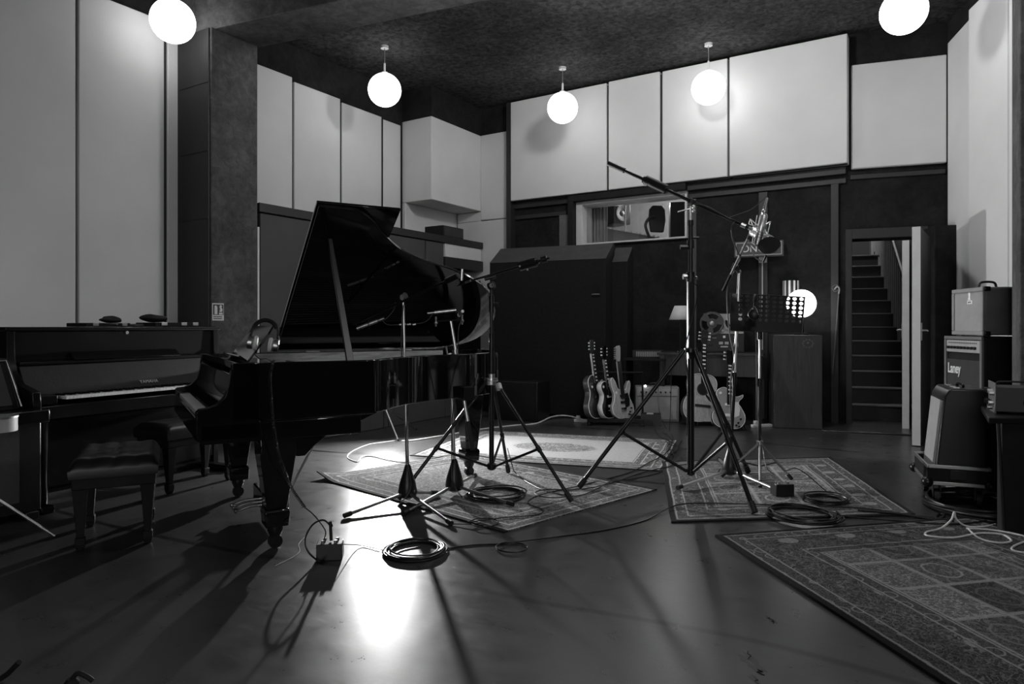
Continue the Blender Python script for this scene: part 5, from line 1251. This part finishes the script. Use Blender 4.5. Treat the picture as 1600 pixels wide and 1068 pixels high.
for i in range(9): MB().cyl((-.23+i*.055, -.018, .575), (-.23+i*.055, -.034, .575), .013, n=12).build('control_knob', 'black_satin', cpn)
for i in range(16): MB().box((-.24+i*.03, -.0195, .612), (-.222+i*.03, -.018, .622)).build('panel_mark', 'dark_paint', cpn)
text_mesh('lettering', 'Laney', .10, 'paper', t, TR(-.145, -.016, .385)@RM(R(90), 'X')@Matrix.Diagonal((.95, 1.25, 1, 1)), .002, bold=.002)
K2 = C(3.90, 5.70)
t = cab('combo_amplifier', 'light-coloured combo amplifier on top of the stack by the right pillar', 'amplifier', K2, 97, .50, .32, 1.128, 1.52)
MB().box((-.25, .0, 0), (.25, .32, .40)).build('cabinet', 'amp_vinyl', t, .014); grille_frame(t, .50, 0, .40, 0, .035, 'cream_vinyl', .02)
MB().box((-.22, -.008, .03), (.22, 0, .37)).build('grille_cloth', 'light_cloth', t)
m = MB(); M = TR(.03, -.009, .30)@RM(R(90), 'X')
m.prism([(-.022, 0), (.022, 0), (.014, .02), (.02, .045), (.005, .07), (-.01, .075), (-.014, .05), (-.008, .03)], 0, .003, M); m.build('badge_figure', 'ivory', t)
m = MB(); m.box((.0, -.012, .265), (.075, -.008, .295)); m.build('badge', 'ivory', t)
for x in (.012, .030, .048): MB().box((x, -.0135, .272), (x+.010, -.012, .288)).build('badge_mark', 'dark_paint', t)
for x in (-.235, .235):
    for y in (.02, .30):
        for z in (.015, .385): MB().cb((x, y, z), (.045, .05, .04)).build('corner_guard', 'black_gloss', t, .008)
MB().tube(crom([(-.0, .08, .40), (.0, .10, .45), (.0, .20, .45), (.0, .22, .40)], 6), .010).build('handle', 'black_satin', t)
for x in (-.2, .2):
    for y in (.05, .27): MB().cyl((x, y, -.008), (x, y, .002), .014, n=12).build('foot', 'rubber', t)
# black amp with pale grille on a wheeled flight-case base
K3 = C(2.83, 4.72)
th3 = 112
t = cab('wheeled_trolley', 'low flight-case base with aluminium edges on castors carrying a black amplifier', 'trolley', C(2.80, 4.66), th3, .52, .36, 0, .27)
MB().box((-.26, .0, .15), (.26, .36, .165)).build('deck', 'black_matte', t)
for a in (((-.26, 0, .165), (.26, .012, .26)), ((-.26, .348, .165), (.26, .36, .26)), ((-.26, .012, .165), (-.248, .348, .26)), ((.248, .012, .165), (.26, .348, .26))):
    w_ = MB().box(*a).build('side_wall', 'black_matte', t)
for z in (.15, .262):
    m = MB(); m.box((-.266, -.006, z-.012), (.266, .006, z+.012)); m.box((-.266, .354, z-.012), (.266, .366, z+.012)); m.box((-.266, .006, z-.012), (-.254, .354, z+.012)); m.box((.254, .006, z-.012), (.266, .354, z+.012)); m.build('aluminium_edge', 'steel', t, .003)
for x in (-.26, .26):
    for y in (0, .36): MB().sphere((x, y, .155), .036, 14).build('ball_corner', 'dark_metal', t)
MB().box((.262, .13, .18), (.268, .23, .245)).build('latch', 'dark_metal', t, .004)
for x in (-.20, .20):
    for y in (.06, .30):
        w_ = MB(); w_.cyl((x, y-.015, .052), (x, y+.015, .052), .052, n=24); w_.box((x-.02, y-.024, .05), (x+.035, y-.018, .145)); w_.box((x-.02, y+.018, .05), (x+.035, y+.024, .145)); w_.build('castor', 'rubber', t)
t = cab('guitar_amplifier', 'black amplifier with a pale front grille standing on the wheeled flight-case base', 'amplifier', C(2.80, 4.66)+C(.03, .02)-C(0, 0), th3, .47, .29, .167, .78)
sd_ = [(.03, 0), (.03, .02), (.085, .56), (.12, .615), (.33, .615), (.33, 0)]
m = MB(); m.prism([(-p[0]*0+p[0], p[1]) for p in sd_][::-1], -.225, .225, Matrix(((0, 0, 1, 0), (1, 0, 0, 0), (0, 1, 0, 0), (0, 0, 0, 1)))); m.build('cabinet', 'black_satin', t, .012)
m = MB(); m.add([(-.20, .026, .03), (.20, .026, .03), (.20, .04, .03), (-.20, .04, .03), (-.20, .077, .53), (.20, .077, .53), (.20, .09, .53), (-.20, .09, .53)], F8); m.build('grille_cloth', 'light_cloth', t)
MB().tube(crom([(-.09, .22, .617), (-.08, .22, .632), (.08, .22, .632), (.09, .22, .617)], 5), .008).build('handle', 'black_gloss', t)
for x in (-.14, .0, .12): MB().box((x-.02, .16, .615), (x+.02, .19, .619)).build('panel_control', 'chrome', t)
# work table with a preamplifier, speaker box behind it
tn = C(2.75, 3.99); tf = C(3.30, 4.90)
tb_ = thing('work_table', 'dark work table at the right edge carrying audio equipment', 'table', Vector((tn.x, tn.y, 0)))
a = Vector((tn.x, tn.y, 0)); b = Vector((tf.x, tf.y, 0)); e_ = C(.9, .0)
part(tb_, 'table_top', 'black_satin', lambda m: m.prism([tuple((a)[:2]), tuple((a+e_)[:2]), tuple((a+e_+C(0,.5))[:2]), tuple((b+e_*.12)[:2]), tuple(b[:2])], .64, .675), bevel=.006)
part(tb_, 'side_panel', 'black_matte', lambda m: m.prism([tuple((a+C(.10, .03))[:2]), tuple((a+e_)[:2]), tuple((a+e_+C(0, .04))[:2]), tuple((a+C(.10, .07))[:2])], .0, .64))
part(tb_, 'leg', 'dark_metal', lambda m: m.cyl(a+C(.07, .02, .64), a+C(.10, .01, .0), .010)); part(tb_, 'leg', 'dark_metal', lambda m: m.box(tuple(b+C(.08, -.05, 0)-Vector((.02, .02, 0))), tuple(b+C(.08, -.05, .64)+Vector((.02, .02, 0)))))
t = thing('speaker_cabinet', 'dark speaker cabinet with a round speaker outline behind the work table', 'speaker cabinet', C(3.44, 5.02), TH+R(-4))
MB().box((-.22, -.12, 0), (.16, .12, .58)).build('cabinet', 'amp_vinyl', t, .01); MB().lathe([(.15, 0), (.165, .012), (.15, .004), (.03, -.002)], 32, TR(-.03, -.122, .32)@RM(R(90), 'X')).build('speaker_ring', 'mid_grey', t)
t = thing('preamplifier', 'metal preamplifier with knobs on its front standing on the work table', 'audio unit', C(2.97, 4.27, .676), TH+R(-117))
MB().box((-.11, .0, .012), (.11, .30, .16)).build('case', 'grey_board', t, .004); MB().box((-.13, -.006, .0), (.13, .0, .185)).build('front_panel', 'mid_grey', t, .002)
for x, z in ((-.09, .13), (-.03, .13), (.04, .13), (-.08, .06), (-.01, .06), (.07, .06), (.09, .12), (.03, .03)): MB().cyl((x, -.006, z), (x, -.032, z), .014, n=14).build('control_knob', 'steel' if x > 0 else 'black_satin', t)
MB().lathe([(.022, 0), (.026, .005), (.016, .005)], 20, TR(.1105, .16, .07)@RM(R(90), 'Y')).build('side_port', 'black_gloss', t)
MB().tube(crom([(-.08, .04, .162), (-.08, .05, .18), (-.08, .22, .18), (-.08, .23, .162)], 5), .006).build('handle', 'black_satin', t)
t = thing('desk_lamp_head', 'dark rounded lamp head with a bent arm at the right edge of the work table', 'desk lamp', C(3.10, 4.05, .676))
MB().tube(crom([(0, 0, 0), (.02, 0, .10), (-.02, -.02, .16), (-.03, -.03, .2)], 6), .006).build('lamp_arm', 'steel', t); MB().lathe([(.02, .0), (.05, .02), (.055, .06), (.03, .10)], 20, TR(-.01, -.02, .12)).build('lamp_head', 'black_satin', t)

# ================================================================== BOXES AND CABLES ON THE FLOOR
def hp_box(loc, rz, label):
    t = thing('headphone_box', label, 'connection box', loc, rz)
    MB().box((-.065, -.05, 0), (.065, .05, .085)).build('box_body', 'black_satin', t, .004)
    for x, y in ((-.035, -.02), (.03, -.02), (-.03, .025), (.035, .025)): MB().cyl((x, y, .085), (x, y, .097), .009, n=12).build('socket', 'steel', t)
    return t
bq = G(516, 871); hp_box(bq, TH+R(8), 'small dark headphone connection box on the bare floor in the bright pool of light')
bq2 = fl(1222, 776); hp_box(bq2, TH+R(4), 'small headphone connection box on the panelled rug under the music stand')
def cable(label, pts, r=.0042, mat='cable_black', name='cable', n=8, group=None):
    P = crom(pts, n); return solo(name, MB().tube(P, r, 6), mat, label, 'cable', group)
def fp(px, py, r=.0045, up=0): q = fl(px, py); q.z += r+up; return q
def ring_pts(cx, cy, rad, turns, seed, squash=1.0, r=.0045, rise=.004):
    q = fl(cx, cy); rnd = random.Random(seed); out = []; K = 16
    ph = [rnd.uniform(0, 6) for _ in range(6)]
    for i in range(int(turns*K)+1):
        a = 2*PI*i/K; k = i/K
        rr = rad*(1+.11*math.sin(k*2.1+ph[0])+.04*math.sin(2*a+ph[1]))
        out.append(q+RGT*rr*math.cos(a)+FWD*rr*squash*math.sin(a)+RGT*.012*math.sin(k*3+ph[2])+FWD*.012*math.cos(k*2+ph[3])+Vector((0, 0, r+rise*k*(.6+.4*math.sin(a*.5+ph[4])))))
    return out
def coil(label, cx, cy, rad, turns, seed, r=.0045, mat='cable_black', rise=.004):
    solo('cable_coil', MB().tube(crom(ring_pts(cx, cy, rad, turns, seed, 1, r, rise), 3), r, 6), mat, label, 'cable')
coil('black cable coil on the bare floor, right of the headphone box', 649, 861, .150, 7, 1, .0048)
coil('black cable coil on the rug beneath the chrome stand with the stereo bar', 775, 777, .190, 9, 2, .0048)
coil('black cable coil over the near edge of the panelled rug', 1254, 810, .195, 9, 3, .0048)
coil('small black cable coil on the panelled rug, right of the connection box', 1291, 785, .130, 8, 4, .0048)
coil('thick black cable coil on the floor before the wheeled amplifier', 1532, 797, .30, 9, 5, .009, 'cable_black', .009)
rg_ = lambda cx, cy, rad, n=14, a0=0, tot=2*PI: [fl(cx, cy)+RGT*rad*math.cos(a0+tot*k/n)+FWD*rad*math.sin(a0+tot*k/n)+Vector((0, 0, .006+.006*(k/n))) for k in range(n+1)]
cable('long black cable snaking from the floor coil past the rug corner to the right-hand rug', [fp(694, 858), fp(740, 852), fp(790, 850)]+rg_(800, 857, .085, 14, R(110), R(-360))+[fp(815, 849, .0045, .01), fp(880, 838), fp(950, 828), fp(1010, 813), fp(1048, 797, .0045, .004), fp(1085, 790), fp(1160, 791), fp(1250, 794), fp(1350, 798), fp(1430, 806), fp(1480, 812)])
cable('thin black cable from the headphone box to the floor coil', [bq+RGT*.066+Vector((0, 0, .07)), G(560, 851, .01), G(590, 857, .006), G(606, 861, .005)], .0025)
cable('thin black looped cable lying on the rug by the stands', [fp(700, 819)]+rg_(757, 821, .085, 12, R(200), R(340))+[fp(790, 812), fp(838, 808), fp(848, 800), fp(826, 790), fp(835, 780), fp(870, 770), fp(905, 768)], .0035)
cable('black cable from the tripod stand curling across the rug', [W(793, 700, 5.5), W(800, 725, 5.4), fp(806, 742), fp(830, 760), fp(860, 772), fp(900, 778)]+[fp(930, 768), fp(955, 755), fp(990, 748), fp(1030, 738), fp(1055, 722), fp(1045, 700)], .004)
cable('black cable bundle strand crossing between the rugs, upper strand', [fp(836, 779), fp(868, 770), fp(905, 762), fp(950, 748), fp(985, 738), fp(1015, 724), fp(1040, 710), fp(1050, 690), fp(1035, 675)], .004)
cable('black cable bundle strand crossing between the rugs, lower strand', [fp(880, 768), fp(918, 766), fp(960, 756), fp(1000, 740), fp(1040, 733), fp(1075, 728)], .004)
cable('short loop of black cable on the rug beside the tripod foot', rg_(865, 775, .13, 14, .5, 5.6), .004)
cable('thin black cable from the small crate down to the middle rug', [W(1018, 655, 8.3), fp(1028, 680), fp(1045, 690), fp(1060, 700), fp(1048, 712), fp(1035, 722)], .004)
cable('black cable strand dropping from the metal table behind the tall studio stand', [W(1028, 600, 8.7), W(1030, 640, 8.5), fp(1040, 668), fp(1052, 684), fp(1042, 700), fp(1046, 716)], .004)
cable('second black cable strand dropping beside the metal table', [W(1050, 560, 8.7), W(1048, 620, 8.6), fp(1046, 672), fp(1040, 690), fp(1058, 700), fp(1085, 702)], .004)
cable('black cable curling on the panelled rug under the tall studio stand', [fp(1080, 738), fp(1082, 748), fp(1096, 752), fp(1120, 742), fp(1125, 735)], .004)
cable('white mains cable from the power strip along the floor towards the piano', [W(911, 655, 8.9), W(885, 649, 9.1), W(862, 651, 9.0), fp(838, 662, .007), fp(805, 665, .007), fp(760, 670, .007), fp(700, 680, .007), fp(650, 688, .007), fp(628, 690, .007)], .010, 'cable_white')
cable('white cable looping over the bare floor behind the grand piano', [fp(621, 688), fp(600, 691), fp(575, 695), fp(550, 706), fp(543, 715), fp(558, 722), fp(565, 715), fp(580, 713), fp(610, 720), fp(640, 722), fp(690, 715), fp(740, 702)], .005, 'cable_white')
cable('black cable from the rug coil over the right-hand rug to the cable pile', [fp(1300, 808), fp(1350, 810), fp(1400, 814), fp(1450, 822), fp(1500, 823), fp(1540, 818), fp(1560, 805)], .005)
cable('thick dark cable end with a loop lying over the right-hand rug', [fp(1340, 801), fp(1400, 806), fp(1445, 810), fp(1468, 812), fp(1475, 806, .009), fp(1466, 805), fp(1464, 812), fp(1490, 818)], .009)
wz = lambda px, py, D, z=None: W(px, py, D)
cable('white cable arching in high loops over the right-hand rug', [fp(1600, 790), fp(1580, 800), fp(1560, 818), fp(1530, 828), fp(1508, 826), G(1494, 810, .06), G(1491, 800, .10), G(1486, 812, .06), fp(1470, 830), fp(1448, 836), fp(1450, 842), fp(1490, 845), fp(1530, 838), fp(1565, 840), fp(1580, 850), fp(1560, 853), fp(1530, 846), fp(1512, 830)], .0055, 'cable_white')
cable('white cable loop cut by the right frame edge', [fp(1510, 830), fp(1550, 833), fp(1590, 840), fp(1620, 850), fp(1600, 852), fp(1582, 860), fp(1585, 866), fp(1610, 870)], .0055, 'cable_white')
# looped lead and coiled lead between the headphones and the connection box
top1 = bq+Vector((0, 0, .09)); 
plug = solo('jack_plug', MB().cyl(top1+RGT*.005, top1+RGT*.0+Vector((0, 0, .10)), .008, n=12), 'black_satin', 'thick black plug standing in the floor headphone box', 'plug')
cable('black lead looping from the plug round to the back of the headphone box', [top1+Vector((0, 0, .10)), W(518, 822, 3.60), W(505, 812, 3.62), W(488, 820, 3.60), W(477, 842, 3.55), W(482, 862, 3.5), G(498, 876, .006), G(507, 874, .02)], .005)
cl = [W(428, 563, 3.52), W(422, 590, 3.50), W(425, 640, 3.50), W(433, 700, 3.50), W(452, 755, 3.50), W(476, 792, 3.52)]
def helix(path, r0, pitch):
    P = crom(path, 20); out = []; acc = 0; x, y, d = basis(P[1]-P[0])
    for i in range(len(P)-1):
        a, b = P[i], P[i+1]; seg = (b-a).length; n = max(2, int(seg/pitch*8)); t = (b-a).normalized(); x = (x-t*x.dot(t)).normalized(); y = t.cross(x)
        for k in range(n):
            acc += 2*PI*(seg/n)/pitch; p = a.lerp(b, k/n); out.append(p+x*r0*math.cos(acc)+y*r0*math.sin(acc))
    return out
hx_ = helix(cl[0:6], .007, .0085)
solo('coiled_cable', MB().tube(hx_, .0026, 5), 'black_satin', 'black coiled headphone cable hanging from the grand piano to the floor box', 'cable')
cable('thin end of the coiled headphone cable running down into the floor box', [cl[-1], W(492, 806, 3.58), W(508, 828, 3.60), bq+Vector((0, 0, .10))+RGT*-.03, bq+Vector((0, 0, .088))+RGT*-.03], .003)
cable('thin lead from the headphones over the piano edge', [W(397, 552, 4.13), W(405, 560, 4.0), W(416, 560, 3.75), W(420, 562, 3.58), W(427, 566, 3.53)], .0028)
cable('arched black lead from the connection box on the panelled rug to its coil', [fl(1222, 770)+Vector((0, 0, .16)), W(1228, 735, 4.95), W(1243, 731, 4.95), W(1262, 742, 4.90), fp(1290, 770), fp(1305, 778)], .004)
cable('thin black cable hanging along the chrome stand by the piano', [W(632, 470, 4.70), W(628, 500, 4.68), W(628, 560, 4.68), W(637, 620, 4.68), W(634, 700, 4.68), W(642, 760, 4.66), fp(622, 790)], .0035)
cable('black cable hanging down the stand with the stereo bar', [W(722, 500, 4.80), W(716, 520, 4.80), W(716, 600, 4.83), W(707, 650, 4.85), W(706, 740, 4.84), W(712, 762, 4.80), fp(722, 780)], .0035)
cable('microphone cable looping from the left microphone to the boom in the piano', [W(594, 500, 4.85), W(604, 497, 4.84), W(615, 484, 4.82), W(618, 472, 4.78)], .0035, 'cable_grey')
cable('microphone cable joining both piano microphones', [W(597, 500, 4.85), W(606, 507, 4.85), W(625, 507, 4.85), W(655, 505, 4.85), W(668, 500, 4.84), W(676, 490, 4.83)], .0025, 'cable_grey')
t = thing('cable_connector', 'bright cable connector hanging between the two piano microphones', 'connector', W(637, 506, 4.85))
for a, b in ((624, 634), (636, 642), (645, 650)): MB().cyl(W(a, 507, 4.85)-t.location, W(b, 506, 4.85)-t.location, .008, n=12).build('connector_sleeve', 'chrome', t)
cable('pale cable arching from the boom to the top of the hanging condenser microphone', [W(1140, 339, 4.85), W(1155, 334, 4.84), W(1175, 326, 4.82), W(1192, 312, 4.80), W(1198, 307, 4.80)], .0035, 'cable_grey')
cable('pale cable looping from the boom tip down to the slanting microphone stand', [W(1148, 346, 4.83), W(1143, 354, 4.84), W(1144, 370, 4.9), W(1152, 392, 5.1), W(1157, 404, 5.3), W(1147, 420, 5.38), W(1138, 440, 5.42), W(1136, 470, 5.42), W(1140, 520, 5.42), W(1147, 560, 5.42), W(1141, 600, 5.42), W(1143, 680, 5.42)], .005, 'cable_grey')
cable('thin dark cable running down the tall studio stand', [W(1078, 440, 4.95), W(1090, 450, 4.95), W(1084, 490, 4.95), W(1072, 540, 4.95), W(1075, 600, 4.95), W(1073, 680, 4.95)], .004)
cable('thin cable along the boom of the tall studio stand', [W(1085, 318, 4.99), W(1105, 322, 4.93), W(1125, 333, 4.88), W(1145, 344, 4.84)], .003, 'cable_grey')
cable('thin black cable down the music stand to its connection box', [W(1181, 508, 5.2), W(1182, 560, 5.25), W(1184, 640, 5.25), W(1192, 700, 5.2), W(1198, 730, 5.1), W(1212, 742, 5.05), W(1222, 752, 4.93)], .003)
cable('thin white thread of cable lying on the floor left of the headphone box', [fp(478, 838, .002), fp(467, 850, .002), fp(468, 862, .002), fp(455, 872, .002), fp(430, 884, .002)], .0018, 'cable_white')
solo('cymbal_stand_clamp', MB().tube(crom([G(0, 1060, .01), G(12, 1052, .03), G(22, 1042, .06), G(30, 1034, .08)], 5), .009), 'black_matte', 'dark metal rod tip at the lower left frame corner', 'rod')
t = thing('wing_clamp', 'small dark clamp with a bent wing at the bottom left frame edge', 'clamp', G(112, 1075))
MB().lathe([(.02, 0), (.024, .02), (.014, .034)], 16).build('clamp_body', 'black_matte', t); MB().tube(crom([(0, 0, .030), RGT*.02+Vector((0, 0, .050)), RGT*.05+Vector((0, 0, .040)), RGT*.07+Vector((0, 0, .025))], 5), .008).build('wing', 'black_matte', t)
# broken patches in the painted floor
def crack(px, py, sc, seed, lb):
    rnd = random.Random(seed); q = G(px, py); pl = []
    for k in range(22):
        a = 2*PI*k/22; rr = sc*(.6+.7*rnd.random()); pl.append((rr*.35*math.cos(a), rr*math.sin(a)*1.0))
    m = MB(); m.prism(pl, -.002, .0008, TR(q.x, q.y, 0)@RM(TH+R(8), 'Z')); o = m.build('trim_floor_chip', 'grey_board', None, 0, smooth=False); o['kind'] = 'structure'
    c_ = MB(); L_ = sorted(rnd.uniform(-1, 1) for _ in range(9)); c_.tube([q+RGT*sc*.3*rnd.uniform(-.7, .7)+FWD*sc*1.2*u+Vector((0, 0, .0006)) for u in L_], .0022, 4); o = c_.build('trim_floor_crack', 'black_matte', None, 0); o['kind'] = 'structure'
crack(1175, 1035, .075, 5, ''); crack(1205, 968, .035, 9, ''); crack(1180, 1062, .04, 11, ''); crack(1268, 684, .05, 12, '')
